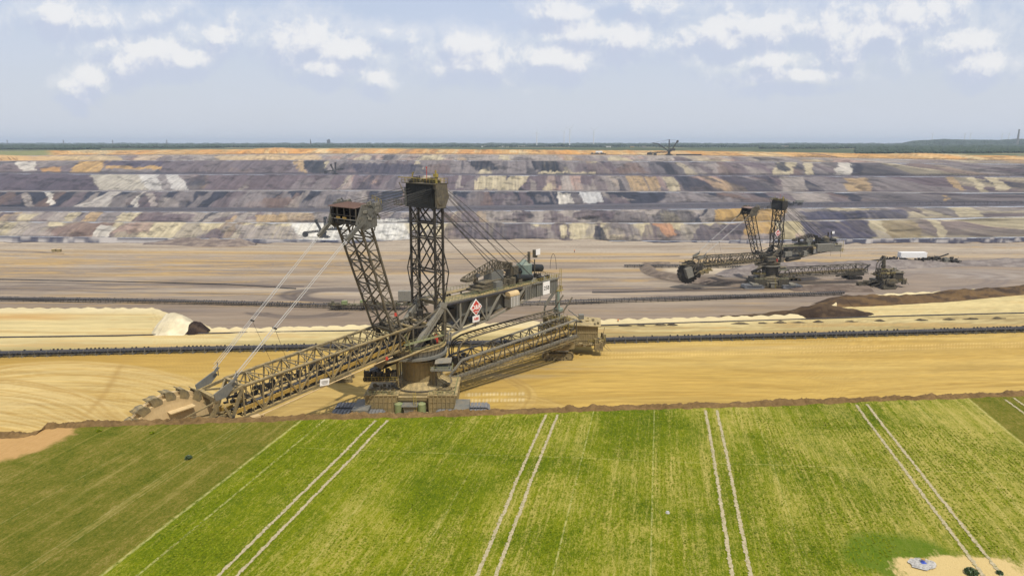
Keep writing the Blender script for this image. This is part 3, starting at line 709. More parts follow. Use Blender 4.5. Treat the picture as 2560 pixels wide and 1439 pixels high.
# crop plants: tufts in rows, one object
rs = np.random.RandomState(5); N = 90000
rr = rs.uniform(-75, 80, N); tt = rs.uniform(38, 108, N) ** 1.0
rr = np.round(rr / .5) * .5 + rs.normal(0, .07, N)
PX_ = ex[0] * rr + er[0] * tt; PY_ = ex[1] * rr + er[1] * tt
keep = (PY_ < np.interp(PX_, xe, yee) - 2.0) & (PY_ > 45) & (vnoise(PX_ / 3, PY_ / 9, 77) + rs.rand(N) * .5 > .62) & (np.abs(PX_) < PY_ * .85) & (np.abs(rr) < 52)
for xc in (-40.2, -15.0, 9.85, 34.1, 59.2):
    for off in (-.9, .9): keep &= np.abs(rr - xc - off) > .3
keep &= ((PX_ - sx_ - .6) * .13) ** 2 + ((PY_ - sy_) * .33) ** 2 > 1.3
keep &= ((PX_ - lx + 6) * .08) ** 2 + ((PY_ - ly - 3) * .09) ** 2 > 1.15
PX_, PY_ = PX_[keep], PY_[keep]; N = len(PX_)
PZ_ = (fbm(PX_ / 14, PY_ / 14, 3, 610) - .5) * .25
vs = []; 
for k in range(3):
    an = rs.uniform(0, 2 * np.pi, N); h = rs.uniform(.05, .13, N); w = rs.uniform(.05, .10, N); lean = rs.uniform(.05, .22, N)
    a = np.stack([PX_ - np.sin(an) * w, PY_ + np.cos(an) * w, PZ_], -1); c_ = np.stack([PX_ + np.sin(an) * w, PY_ - np.cos(an) * w, PZ_], -1)
    t_ = np.stack([PX_ + np.cos(an) * lean, PY_ + np.sin(an) * lean, PZ_ + h], -1)
    vs.append(np.stack([a, c_, t_], 1))
co = np.concatenate(vs, 0).reshape(-1, 3).astype(np.float32)
me = bpy.data.meshes.new('crop_plants'); nt_ = len(co) // 3
me.vertices.add(len(co)); me.vertices.foreach_set('co', co.ravel()); me.loops.add(len(co)); me.loops.foreach_set('vertex_index', np.arange(len(co), dtype=np.int32))
me.polygons.add(nt_); me.polygons.foreach_set('loop_start', np.arange(0, len(co), 3, dtype=np.int32)); me.update(calc_edges=True)
cm, b, bs = new_mat('crop_leaf')
tcn = b.new('ShaderNodeTexCoord').outputs['Object']
n1 = b.noise(tcn, .25, 4, .6); n2 = b.noise(tcn, 3.0, 2, .6)
b.link(b.mix(n2, b.mix(b.mapr(n1, .35, .65), (*lin((80, 108, 10)), 1), (*lin((116, 132, 18)), 1)), (*lin((138, 144, 34)), 1)), bs.inputs['Base Color']); bs.inputs['Roughness'].default_value = .9; bs.inputs['Specular IOR Level'].default_value = .05
me.materials.append(cm); o = link(bpy.data.objects.new('crop_plants', me))
tag(o, 'low green crop plants in seed rows on the near field', 'crop', kind='stuff')

# --- the far plain beyond the pit
dc, zc = LINES[0]
T = np.concatenate([[0], np.geomspace(.004, 1, 60)])[:, None]
DD = dc[None] * (1 - T) + 34000 * T
ZZ = zc[None] * np.exp(-T * 40) + 8 * (1 - np.exp(-T * 40)); PXp = np.broadcast_to(px[None], DD.shape)
XX = wx(PXp, DD, ZZ)
n1 = fbm(XX / 300, DD / 900, 4, 700); n2 = fbm(XX / 900, DD / 1500, 3, 701); n3 = fbm(XX / 120, DD / 200, 3, 702)
C = np.ones(DD.shape + (3,)) * np.array(lin((80, 88, 56)))
C = blend(C, sstep(.5, .56, n1), lin((128, 124, 88)), .8); C = blend(C, sstep(.55, .6, n2), lin((64, 82, 50)), .8)
C = blend(C, sstep(.12, .0, (DD - dc[None]) / 700) * sstep(1100, 300, PXp), lin((150, 130, 100)), .8)
C = C * (.85 + .3 * n3)[..., None]
grid_mesh('far_plain', XX, DD, ZZ, C, far_mat)
# wooded hill, right
hx0, hx1, hd = 2215, 3300, 7200
xs_ = np.linspace(2190, 3400, 160); ts_ = np.linspace(0, 1, 20)[:, None]
topy = np.interp(xs_, [2190, 2230, 2290, 2350, 2500, 2540, 2620, 3000, 3400], [373, 366, 354, 351, 353, 350, 350, 352, 372])
dh = hd + 900 * ts_ + 0 * xs_[None]
ztop = np.array([PD(a, c_, hd + 450)[2] for a, c_ in zip(xs_, topy)])
base_z = 8 * np.ones_like(xs_)
prof = np.sin(np.pi * ts_) ** .6
ZH = base_z - 4 + (ztop - base_z + 4)[None] * prof + (fbm(xs_ / 6, ts_ * 6, 4, 720) - .5) * 16 * prof
XH = (xs_[None] - 1280) / FPX * (dh * _c + 30 * _s)
C = np.ones(ZH.shape + (3,)) * np.array(lin((48, 66, 42))) * (.75 + .5 * fbm(xs_ / 4, ts_ * 8, 3, 721))[..., None]
grid_mesh('wooded_hill', XH, dh, ZH, C, far_mat)
# ================================================================ MACHINES
paint('steel', (0.070, 0.064, 0.050), .30, (0.34, 0.26, 0.13))
paint('steel_dark', (0.030, 0.027, 0.022), .10, (0.2, 0.16, 0.09))
paint('steel_light', (0.17, 0.165, 0.14), .22, (0.36, 0.28, 0.16))
paint('steel_dusty', (0.13, 0.11, 0.065), .62, (0.40, 0.29, 0.12))
paint('sheet_grey', (0.125, 0.13, 0.12), .22, (0.33, 0.26, 0.15), var=.15)
paint('mast_grey', (0.085, 0.086, 0.078), .15, var=.3)
paint('sheet_black', (0.018, 0.02, 0.02), .05, (0.12, 0.1, 0.07), var=.3)
paint('sheet_tan', (0.20, 0.16, 0.08), .5, (0.47, 0.35, 0.16), var=.15)
paint('dust_plate', (0.44, 0.32, 0.16), .7, (0.56, 0.42, 0.22), var=.12)
paint('yellow_paint', (0.30, 0.19, 0.035), .45, (0.35, 0.25, 0.1), var=.25)
paint('rail_yellow', (0.28, 0.22, 0.05), .1, var=.2)
paint('rail_green', (0.20, 0.22, 0.11), .2, var=.2)
paint('tank_green', (0.17, 0.22, 0.10), .25, var=.1)
paint('dome_green', (0.15, 0.20, 0.17), .15, var=.15)
paint('roof_brown', (0.17, 0.105, 0.085), .1, var=.15)
paint('belt_rubber', (0.030, 0.032, 0.042), .12, (0.3, 0.22, 0.12), rough=.75)
paint('belt_load', (0.40, 0.28, 0.10), .3, var=.3)
paint('red_paint', (0.45, 0.05, 0.035), .08, var=.1)
paint('white_paint', (0.74, 0.73, 0.70), .05, var=.04)
paint('shoe_grey', (0.15, 0.16, 0.18), .25, (0.3, 0.25, 0.16))
paint('blue_steel', (0.085, 0.09, 0.10), .12, (0.2, 0.18, 0.14))
paint('cloth_orange', (0.7, 0.2, 0.03), .05, var=.1)
flat_mat('rope_steel', (0.06, 0.06, 0.055)); flat_mat('rope_light', (0.46, 0.45, 0.42))
flat_mat('black_paint', (0.015, 0.015, 0.015)); flat_mat('letter_red', (0.5, 0.06, 0.04)); flat_mat('window_glass', (0.03, 0.04, 0.05), .2)

def zigzag(parent, fa, fb, n, w, mat, post=True, diag=True, alt=0, name='brace'):
    """web members between two chords given as functions of t"""
    for i in range(n + 1):
        t = i / n
        if post: member('post', fa(t), fb(t), w, mat, parent)
        if diag and i < n:
            t2 = (i + 1) / n
            if (i + alt) % 2 == 0: member(name, fa(t), fb(t2), w * .9, mat, parent)
            else: member(name, fb(t), fa(t2), w * .9, mat, parent)
def lerpf(a, b):
    a = Vector(a); b = Vector(b); return lambda t: a.lerp(b, t)
def joined_truss(mb, a0, a1, b0, b1, n, w, alt=0, post=True):
    fa, fb = lerpf(a0, a1), lerpf(b0, b1)
    mb.beam(a0, a1, w * 1.5); mb.beam(b0, b1, w * 1.5)
    for i in range(n + 1):
        if post: mb.beam(fa(i / n), fb(i / n), w)
        if i < n: mb.beam(*( (fa(i / n), fb((i + 1) / n)) if (i + alt) % 2 == 0 else (fb(i / n), fa((i + 1) / n)) ), w)
    return mb

def crawler(parent, c, L, wd, H, az=0.0, mat='steel_dusty', name='crawler', shoes=True):
    """one crawler: side frame with wheels as the part, every shoe a piece of its own"""
    m = MB(); rr = H / 2; cx_, cy_, cz_ = c
    ca, sa = math.cos(az), math.sin(az)
    def W(x, y, z_): return (cx_ + ca * x - sa * y, cy_ + sa * x + ca * y, cz_ + z_)
    k = int(L / 1.7)
    for i in range(k + 1):
        x = -L / 2 + rr + (L - 2 * rr) * i / k
        r = rr * .80 if i in (0, k) else rr * .42
        zz = rr if i in (0, k) else rr * .50
        m.cyl(W(x, -wd * .44, zz), W(x, wd * .44, zz), r, 12)
    m.box(W(0, 0, rr * 1.05), (L - 2.2 * rr, wd * .62, H * .42), az)
    fr = m.build(name, mat, parent)
    n = max(10, int((2 * (L - 2 * rr) + 2 * math.pi * rr) / (.95 if shoes else 1.6)))
    per = 2 * (L - 2 * rr) + 2 * math.pi * rr
    key = ('shoe', mat, round(wd, 2), round(per / n, 2))
    if key not in _unit:
        s_ = MB(); pl = per / n
        s_.box((0, 0, 0), (pl * .86, wd, .16)); s_.box((pl * .15, 0, .14), (.14, wd * .96, .16)); s_.box((-pl * .2, 0, -.14), (pl * .4, wd * .3, .2))
        _unit[key] = s_.mesh('track_shoe', mat)
    for i in range(n):
        q = per * i / n; l1 = L - 2 * rr
        if q < l1: x, z_, a = -l1 / 2 + q, H - .1, 0
        elif q < l1 + math.pi * rr: t = (q - l1) / rr; x, z_, a = l1 / 2 + math.sin(t) * (rr - .1), rr + math.cos(t) * (rr - .1), t
        elif q < 2 * l1 + math.pi * rr: x, z_, a = l1 / 2 - (q - l1 - math.pi * rr), .1, math.pi
        else: t = (q - 2 * l1 - math.pi * rr) / rr + math.pi; x, z_, a = -l1 / 2 + math.sin(t) * (rr - .1), rr + math.cos(t) * (rr - .1), t
        o = link(bpy.data.objects.new('track_shoe', _unit[key])); o.parent = fr
        o.matrix_local = Matrix.Translation(W(x, 0, z_)) @ Matrix.Rotation(az, 4, 'Z') @ Matrix.Rotation(a, 4, 'Y')
    return fr

def clutter(mb, x0, x1, y0, y1, z_, n, seed, smax=1.6, hmax=2.0):
    rs_ = random.Random(seed)
    for _ in range(n):
        x = rs_.uniform(x0, x1); y = rs_.uniform(y0, y1); h = rs_.uniform(.3, hmax)
        k = rs_.random()
        if k < .55: mb.box((x, y, z_ + h / 2), (rs_.uniform(.3, smax), rs_.uniform(.3, smax), h), rs_.choice((0, 0, .3)))
        elif k < .8: mb.cyl((x, y, z_ + .5), (x + rs_.uniform(-1.5, 1.5), y + rs_.uniform(-.5, .5), z_ + .5), rs_.uniform(.15, .5), 8)
        else: mb.beam((x, y, z_), (x + rs_.uniform(-1, 1), y + rs_.uniform(-1, 1), z_ + h * 1.4), .15)
    return mb

def bucket_mesh():
    m = MB()
    # scoop: curved back, two cheeks, lip with teeth; local x = forward (tangent), z = outward radius
    prof = [(-.95, 0), (-1.15, .7), (-.75, 1.45), (0, 1.85), (.75, 1.75)]
    for a, b in zip(prof[:-1], prof[1:]):
        m.plate([(a[0], -1.15, a[1]), (b[0], -1.15, b[1]), (b[0], 1.15, b[1]), (a[0], 1.15, a[1])], (.08, 0, .08))
    for s_ in (-1.15, 1.15): m.plate([(p[0], s_, p[1]) for p in prof] + [(.6, s_, .2)], (0, .1, 0))
    for k in range(5):
        y = -1.05 + .525 * k; m.beam((.6, y, 1.76), (1.25, y, 1.95), .2, .14)
    return m

def excavator(name, label, O, theta, detail=True, bridge=None, signs='main', lift=0.0):
    TB = Matrix.Translation((8, 0, 20)) @ Matrix.Rotation(-R(lift), 4, 'Y') @ Matrix.Translation((-8, 0, -20))
    def BT(p): return TB @ Vector(p)
    root = empty(name, O, R(theta + 180)); tag(root, label, 'excavator')
    inv = -R(theta + 180)
    def WL(x, y, z_):                         # world-aligned offset -> local
        v = Matrix.Rotation(inv, 3, 'Z') @ Vector((x, y, 0)); return (v.x, v.y, z_)
    # ---- undercarriage, standing square to the face
    hull = MB()
    for (x0, x1, y0, y1, z0, z1) in [(-12.4, -3.6, -11, 5, .9, 6.2), (5.2, 12.6, -11, 5, .9, 6.2), (-3.6, 5.2, -9.4, 6, 1.4, 6.2), (-6, 7, 5, 11, 1.8, 5.8)]:
        hull.box(WL((x0 + x1) / 2, (y0 + y1) / 2, (z0 + z1) / 2), (x1 - x0, y1 - y0, z1 - z0), inv)
    hull.box(WL(-8, -3.6, 6.3), (9.6, 15.2, .3), inv); hull.box(WL(9, -3.6, 6.3), (8.2, 15.2, .3), inv); hull.box(WL(.6, -11.6, 1.2), (22, 2.0, .35), inv)
    hu = hull.build('base_hull', 'sheet_tan', root)
    for x in list(np.arange(-12.3, -3.6, 1.24)) + list(np.arange(5.3, 12.7, 1.2)):
        instance('stiffener', _unit.setdefault('stf', MB().box((0, 0, 0), (.22, .5, 4.9)).mesh('stiffener', 'sheet_tan')), hu, WL(x, -11.2, 3.6), (0, 0, inv))
    for z_ in (2.7, 4.4):
        instance('stringer', _unit.setdefault('str', MB().box((0, 0, 0), (8.6, .16, .14)).mesh('stringer', 'sheet_tan')), hu, WL(-8, -11.04, z_), (0, 0, inv))
        instance('stringer', _unit['str'], hu, WL(9, -11.04, z_), (0, 0, inv), (.84, 1, 1))
    for x in (-3.1, 3.2):
        t = MB().cyl(WL(x, -11.4, 1.5), WL(x, -11.4, 4.1), 1.2, 18); t.cyl(WL(x, -11.4, 4.1), WL(x, -11.4, 4.4), 1.2, 18, .6); t.build('storage_tank', 'tank_green', root)
    cab = MB().box(WL(.2, -12.4, 2.3), (3.2, 2.4, 3.4), inv); cab.box(WL(.2, -12.5, 4.2), (4.4, 3.2, .25), inv)
    cb = cab.build('switch_cabin', 'sheet_grey', root)
    for k in range(7): instance('panel_rib', _unit.setdefault('rib', MB().box((0, 0, 0), (.08, .08, 3.3)).mesh('panel_rib', 'steel_light')), cb, WL(-1.3 + k * .5, -13.64, 2.3), (0, 0, inv))
    la = MB(); la.beam(WL(1.6, -14, .3), WL(1.2, -13.0, 8.0), .12); la.beam(WL(2.3, -14, .3), WL(1.9, -13.0, 8.0), .12)
    for k in range(15): la.beam(WL(1.6 - .027 * k, -14 + k * .066, .6 + k * .5), WL(2.3 - .027 * k, -14 + k * .066, .6 + k * .5), .07)
    la.build('ladder', 'rail_yellow', root)
    roll = MB().beam(WL(-4.2, -10.6, 5.7), WL(5.4, -10.6, 5.7), .9, .7, 8); roll.build('cable_duct', 'sheet_tan', root)
    rsq = random.Random(31); hc = MB()
    for _ in range(70):
        x = rsq.choice((rsq.uniform(-12, -5), rsq.uniform(6, 12.2))); y = rsq.uniform(-10.6, -3.5); h = rsq.uniform(.2, 1.1); hc.box(WL(x, y, 6.4 + h / 2), (rsq.uniform(.2, 1.2), rsq.uniform(.2, .9), h), inv)
    hc.build('hull_fittings', 'steel_dusty', hu)['kind'] = 'stuff'
    MB().rail([WL(-12.2, -10.9, 6.4), WL(-3.8, -10.9, 6.4)], 1.1, 1.1, .09).build('handrail', 'rail_green', hu)
    MB().rail([WL(5.4, -10.9, 6.4), WL(12.4, -10.9, 6.4), WL(12.4, 3, 6.4)], 1.1, 1.1, .09).build('handrail', 'rail_green', hu)
    for (x, y) in [(-14.2, -13.5), (-14.2, -8.4), (14.6, -13.5), (14.6, -8.4), (-3.5, 9.5), (4.2, 9.5), (-3.5, 14.5), (4.2, 14.5)]:
        front = y < 0
        L = 15 if front else 13
        crawler(root, WL(x, y, 0), L, 3.7, 2.6, inv, 'steel_dusty' if not front else 'shoe_grey', shoes=detail)
    for x in (-13.2, 14.5):
        g = MB().box(WL(x, -11.0, 2.9), (4.0 if x > 0 else 4.6, 8.4, 1.5), inv); g.build('track_guard', 'sheet_grey', root)
    for x0, x1 in ((-13.6, -9), (14, 9)):
        MB().beam(WL(x0, -11, 1.7), WL(x1, -5, 2.6), 2.0, 1.4).build('crawler_beam', 'steel_dusty', root)
    # ---- cone, drum, ring, deck
    dc_ = WL(1.9, 0, 0)
    cone = MB().cyl((dc_[0], dc_[1], 6.6), (dc_[0], dc_[1], 8.2), 8.6, 28, 5.7); co_ = cone.build('cone_skirt', 'sheet_tan', root)
    for k in range(28):
        a = 2 * math.pi * k / 28; member('seam_strip', (dc_[0] + math.cos(a) * 8.6, dc_[1] + math.sin(a) * 8.6, 6.66), (dc_[0] + math.cos(a) * 5.75, dc_[1] + math.sin(a) * 5.75, 8.26), .12, 'sheet_tan', co_)
    MB().cyl((dc_[0], dc_[1], 6.35), (dc_[0], dc_[1], 6.7), 8.9, 36).build('skirt_ring', 'steel', root)
    dr = MB().cyl((dc_[0], dc_[1], 8), (dc_[0], dc_[1], 14.8), 5.5, 32).build('slew_drum', 'sheet_tan', root)
    for k in range(24):
        a = 2 * math.pi * k / 24; p = (dc_[0] + math.cos(a) * 5.55, dc_[1] + math.sin(a) * 5.55)
        member('seam_strip', (*p, 8.2), (*p, 14.7), .1, 'sheet_tan', dr)
    gal = MB().cyl((dc_[0], dc_[1], 14.3), (dc_[0], dc_[1], 14.6), 7.4, 32); gl_ = gal.build('gallery', 'steel_dusty', root)
    rl = MB(); ring = [(dc_[0] + math.cos(2 * math.pi * k / 24) * 7.3, dc_[1] + math.sin(2 * math.pi * k / 24) * 7.3, 14.6) for k in range(25)]; rl.rail(ring, 1.1, 1.0, .08)
    rl.build('handrail', 'rail_green', gl_)
    for (x, y) in ((-4.0, -6.4), (6.0, -5.6)):
        member('support_column', WL(x, y, 7.3), WL(x, y, 14.4), .5, 'steel_dusty', root); member('support_column', WL(x + .8, y, 7.3), WL(x + .8, y, 14.4), .25, 'steel', root)
    MB().cyl((0, 0, 14.9), (0, 0, 15.6), 8.0, 40, 9.6).build('turntable_underside', 'steel_dusty', root)
    rg = MB().cyl((0, 0, 15.6), (0, 0, 16.3), 9.6, 44).build('slew_ring', 'sheet_grey', root)
    fl = MB().cyl((0, 0, 16.3), (0, 0, 18.0), 8.6, 44, 9.2).build('turntable', 'steel_light', root)
    for k in range(44):
        a = 2 * math.pi * k / 44
        if detail: member('seam_strip', (math.cos(a) * 8.66, math.sin(a) * 8.66, 16.35), (math.cos(a) * 9.26, math.sin(a) * 9.26, 17.95), .09, 'steel_dark', fl)
    MB().cyl((0, 0, 18.0), (0, 0, 18.2), 9.3, 44).build('deck', 'steel_dusty', root)
    # operators' cabin at the right-hand corner
    oc = MB().box(WL(8.6, -7.0, 12.8), (6.0, 4.0, .3), inv); oc.box(WL(9.0, -6.8, 13.8), (3.6, 2.4, 1.8), inv); ocb = oc.build('operator_cabin', 'sheet_grey', root)
    MB().plate([WL(6.8, -8.6, 14.7), WL(11.4, -8.4, 15.0), WL(11.4, -5.6, 15.6), WL(6.8, -5.6, 15.3)], (0, 0, .15)).build('cabin_roof', 'steel_light', ocb)
    wi = MB().box(WL(9.0, -8.02, 14.1), (3.0, .06, .8), inv); wi.build('cabin_window', 'window_glass', ocb)
    MB().rail([WL(5.6, -9.0, 12.9), WL(11.6, -9.0, 12.9), WL(11.6, -5, 12.9)], 1.1, 1.2, .08).build('handrail', 'rail_green', ocb)
    # cable reel platform on the left
    pf = MB().box(WL(-8.6, -6.0, 9.4), (9.5, 4.2, .35), inv, .0); pf.beam(WL(-13, -5.5, 9.2), WL(-5, -5.5, 11.6), .8, .5)
    pfo = pf.build('reel_platform', 'steel_dusty', root)
    m = MB(); 
    rsx = random.Random(4)
    for _ in range(34):
        x = rsx.uniform(-13, -4.6); y = rsx.uniform(-8, -4.4); h = rsx.uniform(.4, 2.6); m.box(WL(x, y, 9.6 + h / 2), (rsx.uniform(.3, 1.4), rsx.uniform(.3, 1.0), h), inv)
    for _ in range(12):
        x = rsx.uniform(-13, -5); m.beam(WL(x, -8, 9.6), WL(x + rsx.uniform(-1, 1), -7, 12.6), .14)
    m.build('reel_machinery', 'steel_dark', pfo)
    MB().rail([WL(-13.2, -8.1, 9.6), WL(-4, -8.1, 9.6)], 1.1, 1.0, .1).build('handrail', 'rail_yellow', pfo)
    MB().beam(WL(-12.5, -3, 10.5), WL(-3.0, -1, 14.5), 3.0, 1.0).build('cable_chute', 'steel_dark', root)
    MB().plate([WL(-11, -6, 13.4), WL(-8.2, -7, 12.6), WL(-6.4, -7, 15.2), WL(-7.4, -5.5, 16.6)], (.3, .3, .1)).build('chute_plate', 'steel_dusty', root)
    # ---- superstructure on the turntable
    for s_ in (-5.2, 5.2):
        k = MB(); k.beam((4.6, s_, 17.8), (-6.2, s_, 28.4), 1.5, 1.7); k.beam((-6.2, s_, 28.4), (-7, s_, 29.8), 1.7, 1.9)
        kk = k.build('raking_leg', 'steel_light', root)
        for j in range(7):
            t = .08 + j * .12; p = Vector((4.6, s_, 17.8)).lerp(Vector((-6.2, s_, 28.4)), t)
            instance('web_plate', _unit.setdefault('wp', MB().box((0, 0, 0), (.12, 1.66, 1.9)).mesh('web_plate', 'steel')), kk, p, (0, -R(44), 0))
        cpart = MB().beam((-7, s_, 18), (-7, s_, 29.5), 1.0, 1.2); cpo = cpart.build('column', 'steel', root)
        for a, b_ in [((4.6, s_, 18), (4.6, s_, 24.6)), ((-2, s_, 18.2), (-2, s_, 24)), ((-7, s_, 24), (4.6, s_, 18.6)), ((-7, s_, 18.6), (-1.5, s_, 24.2)), ((-2, s_, 24), (4.6, s_, 24.6)), ((4.6, s_, 24.6), (-6.5, s_, 28.8)), ((4.6, s_, 18), (9.5, s_, 24.2)), ((9.5, s_, 24.2), (4.6, s_, 24.6)), ((9.5, s_, 24.2), (9, s_, 19))]:
            member('brace', a, b_, .42, 'steel', cpo)
    for (u_, w_) in [(4.6, 18.4), (4.6, 24.6), (-2, 24), (-7, 24), (-7, 29.3), (9.5, 24.2), (-7, 18.6)]:
        member('cross_beam', (u_, -5.2, w_), (u_, 5.2, w_), .7, 'steel_dusty', root, .9)
    core = MB().box((-1, 0, 20.5), (2.4, 3.4, 5)); core.cyl((-4.2, -2, 18.2), (-4.2, -2, 27), 1.0, 12); core.box((3.5, -2, 20.4), (3, 4, 3.4)); core.box((-4, 2.4, 22), (3.6, 2.6, 1.6))
    clutter(core, -7, 8, -4.6, 4.6, 18.2, 46, 12, 1.5, 2.6); clutter(core, -6, 8, -4.4, 4.4, 22, 30, 13, 1.4, 2.0)
    core.build('slewing_machinery', 'steel_dark', root)
    cy = MB().cyl((-4.4, 4.6, 18.2), (-4.4, 4.6, 20.9), .65, 12); cy.build('red_tank', 'red_paint', root)
    for u_ in (-7.4, -6.4): MB().box((u_ - 1.6, 5.9, 19.4), (.45, .45, 2.6)).build('pale_cabinet', 'steel_light', root)
    pipe = MB(); pipe.path([(-4, 7.6, 18.6), (0, 8.1, 18.9), (4, 8.0, 18.6), (8, 7.6, 18.0), (12, 6.8, 17.3), (14.5, 6, 17.0)], .55, .55, 8); pipe.path([(2, 7.2, 18.4), (7, 7.0, 17.6), (12, 6.0, 16.8), (14.2, 5, 16.6)], .5, .5, 8)
    pipe.build('cable_duct', 'sheet_tan', root)
    if detail:
        fl2 = MB(); fl2.rail([(8.9 * math.cos(a), 8.9 * math.sin(a), 18.2) for a in np.linspace(.1, 6.2, 26)], 1.1, 1.4, .08); fl2.build('handrail', 'rail_green', root)
        wk = MB(); wk.box((2, 6.9, 20.9), (14, 1.2, .12)); wk.rail([(-5, 7.4, 21), (9, 7.4, 21)], 1.1, 1.2, .07); wk.box((2, -6.9, 20.9), (14, 1.2, .12)); wk.beam((7, 7.2, 18.2), (9, 7.2, 24), .5, .1); wk.build('walkway', 'rail_green', root)
    # ---- bucket wheel boom
    kids0 = set(root.children)
    chord = {}
    for s_ in (-1, 1):
        chord[s_, 't'] = lerpf((5, 4.9 * s_, 24.8), (54, 4.1 * s_, 20.7)); chord[s_, 'b'] = lerpf((7.5, 4.9 * s_, 19.3), (54, 4.1 * s_, 13.3))
    bm_ = MB()
    for s_ in (-1, 1):
        bm_.beam(chord[s_, 't'](0), chord[s_, 't'](1), .55, .6); bm_.beam(chord[s_, 'b'](0), chord[s_, 'b'](1), .5, .55)
        bm_.beam(Vector(chord[s_, 't'](0)) + Vector((0, .5 * s_, .15)), Vector(chord[s_, 't'](1)) + Vector((0, .5 * s_, .15)), .22, .22)
        bm_.beam(chord[s_, 't'](1), (60, 4.3 * s_, 19.4), .6, .7); bm_.beam((54, 4.1 * s_, 13.3), (62.5, 3.2 * s_, 9.6), .7, .8)
        bm_.beam((60, 4.3 * s_, 19.4), (62.5, 3.2 * s_, 9.6), .6, .7); bm_.beam((54, 4.1 * s_, 20.7), (57.5, 3.8 * s_, 12), .6, .6)
    boom = bm_.build('wheel_boom', 'steel_dusty', root)
    NBAY = 10
    for s_ in (-1, 1):
        zigzag(boom, chord[s_, 't'], chord[s_, 'b'], NBAY, .32, 'steel_dusty', alt=0 if s_ > 0 else 1)
        for i in range(NBAY):
            t = (i + .5) / NBAY; mt_ = Vector(chord[s_, 't'](t)).lerp(Vector(chord[s_, 'b'](t)), .5); member('secondary_brace', mt_, chord[s_, 't'](t), .16, 'steel_dusty', boom); member('secondary_brace', mt_, chord[s_, 'b'](t), .16, 'steel_dusty', boom)
    for q in ('t', 'b'):
        for i in range(NBAY + 1):
            member('cross_strut', chord[-1, q](i / NBAY), chord[1, q](i / NBAY), .26, 'steel_dusty', boom)
            if i < NBAY:
                member('brace', chord[-1, q](i / NBAY), (Vector(chord[1, q](i / NBAY)) + Vector(chord[1, q]((i + 1) / NBAY))) / 2, .2, 'steel_dusty', boom)
                member('brace', (Vector(chord[1, q](i / NBAY)) + Vector(chord[1, q]((i + 1) / NBAY))) / 2, chord[-1, q]((i + 1) / NBAY), .2, 'steel_dusty', boom)
    if detail:
        for i in range(NBAY * 2):
            t = (i + .5) / NBAY / 2
            a = Vector(chord[-1, 'b'](t)); b_ = Vector(chord[1, 'b'](t)); tt_ = Vector(chord[-1, 't'](t)).lerp(Vector(chord[1, 't'](t)), .5)
            member('hanger', a.lerp(b_, .3), a.lerp(b_, .3) + Vector((0, 0, 2.6)), .14, 'steel_dark', boom); member('hanger', a.lerp(b_, .72), tt_, .16, 'steel_dark', boom)
            if i % 2: member('hanger', a.lerp(b_, .5) + Vector((0, 0, 2)), Vector(chord[-1, 't'](t)), .14, 'steel_dark', boom)
    # belt on the boom
    ba, bb = Vector((6, .6, 20.6)), Vector((56, .6, 14.9))
    MB().beam(ba, bb, 2.4, .35).build('boom_belt', 'belt_rubber', root); MB().beam(ba + Vector((0, 0, .25)), bb + Vector((0, 0, .25)), 1.3, .2).build('belt_load', 'belt_load', root)
    MB().beam(ba + Vector((0, 3.7, .2)), bb + Vector((0, 3.4, .2)), .3, .9).build('belt_guard', 'yellow_paint', root)
    MB().beam(ba + Vector((0, -1.5, -.5)), bb + Vector((0, -1.5, -.5)), .25, .7).build('belt_guard', 'yellow_paint', root)
    MB().beam(ba + Vector((0, 2.0, .5)), bb + Vector((0, 2.0, .5)), .6, .25).build('belt_cover', 'blue_steel', root)
    m = MB()
    for i in range(62):
        p = ba.lerp(bb, (i + .5) / 62); m.box(p + Vector((0, 0, -.8)), (.2, 3.6, .3)); 
        if i % 3 == 0: m.box(p + Vector((0, 2.6, -.6)), (1.0, .7, random.uniform(.5, 1.3))); m.box(p + Vector((0, -2.6, -.6)), (1.2, .7, random.uniform(.4, 1.3)))
    m.build('idler_frames', 'steel_dark', root)
    wk = MB(); wa, wb = Vector((8, 3.6, 19.2)), Vector((54, 3.1, 13.7)); wk.beam(wa, wb, 1.1, .12); wk.rail([tuple(wa + Vector((0, .5, .1))), tuple(wb + Vector((0, .5, .1)))], 1.1, 1.6, .08)
    wa2, wb2 = Vector((8, -3.6, 19.2)), Vector((54, -3.1, 13.7)); wk.beam(wa2, wb2, 1.1, .12); wk.rail([tuple(wa2), tuple(wb2)], 1.1, 1.6, .08)
    wk.build('boom_walkway', 'steel', root)
    m = MB(); m.path([(12, 5.3, 18.0), (30, 5.2, 15.9), (46, 5.0, 13.6), (55, 4.6, 12.2)], .3, .3, 6); m.path([(12, -5.3, 18.0), (54, -5, 12.6)], .3, .3, 6)
    m.build('cable_pipe', 'dust_plate', root)
    m = MB(); clutter(m, 10, 53, -3.4, 3.4, 16.4, 46, 31, 1.2, 1.6); 
    for o_ in (0,):
        pass
    m2 = MB()
    for _ in range(130):
        t = random.random(); p = ba.lerp(bb, t); m2.box(p + Vector((0, random.choice((-2.9, 2.5, -2.2, -3.5)), random.uniform(-.4, 1.6))), (random.uniform(.3, 1.4), random.uniform(.2, .7), random.uniform(.3, 1.1)))
    m2.build('boom_equipment', 'steel_dark', root)['kind'] = 'stuff'
    # tip: rope gussets, frame, wheel
    for s_ in (-1, 1):
        g = MB(); y = 4.6 * s_
        g.plate([(60.6, y, 19.2), (58.2, y, 19.4), (55.6, y, 22.0), (56.4, y, 23.0), (60.9, y, 20.8)], (0, .35, 0))
        g.plate([(56.4, y + .7, 22.6), (55.2, y + .7, 23.8), (56.0, y + .7, 24.0), (57, y + .7, 22.8)], (0, .2, 0))
        g.beam((55.4, y, 21.6), (55.4, y, 25.0), .16)
        g.build('rope_gusset', 'sheet_grey', root)
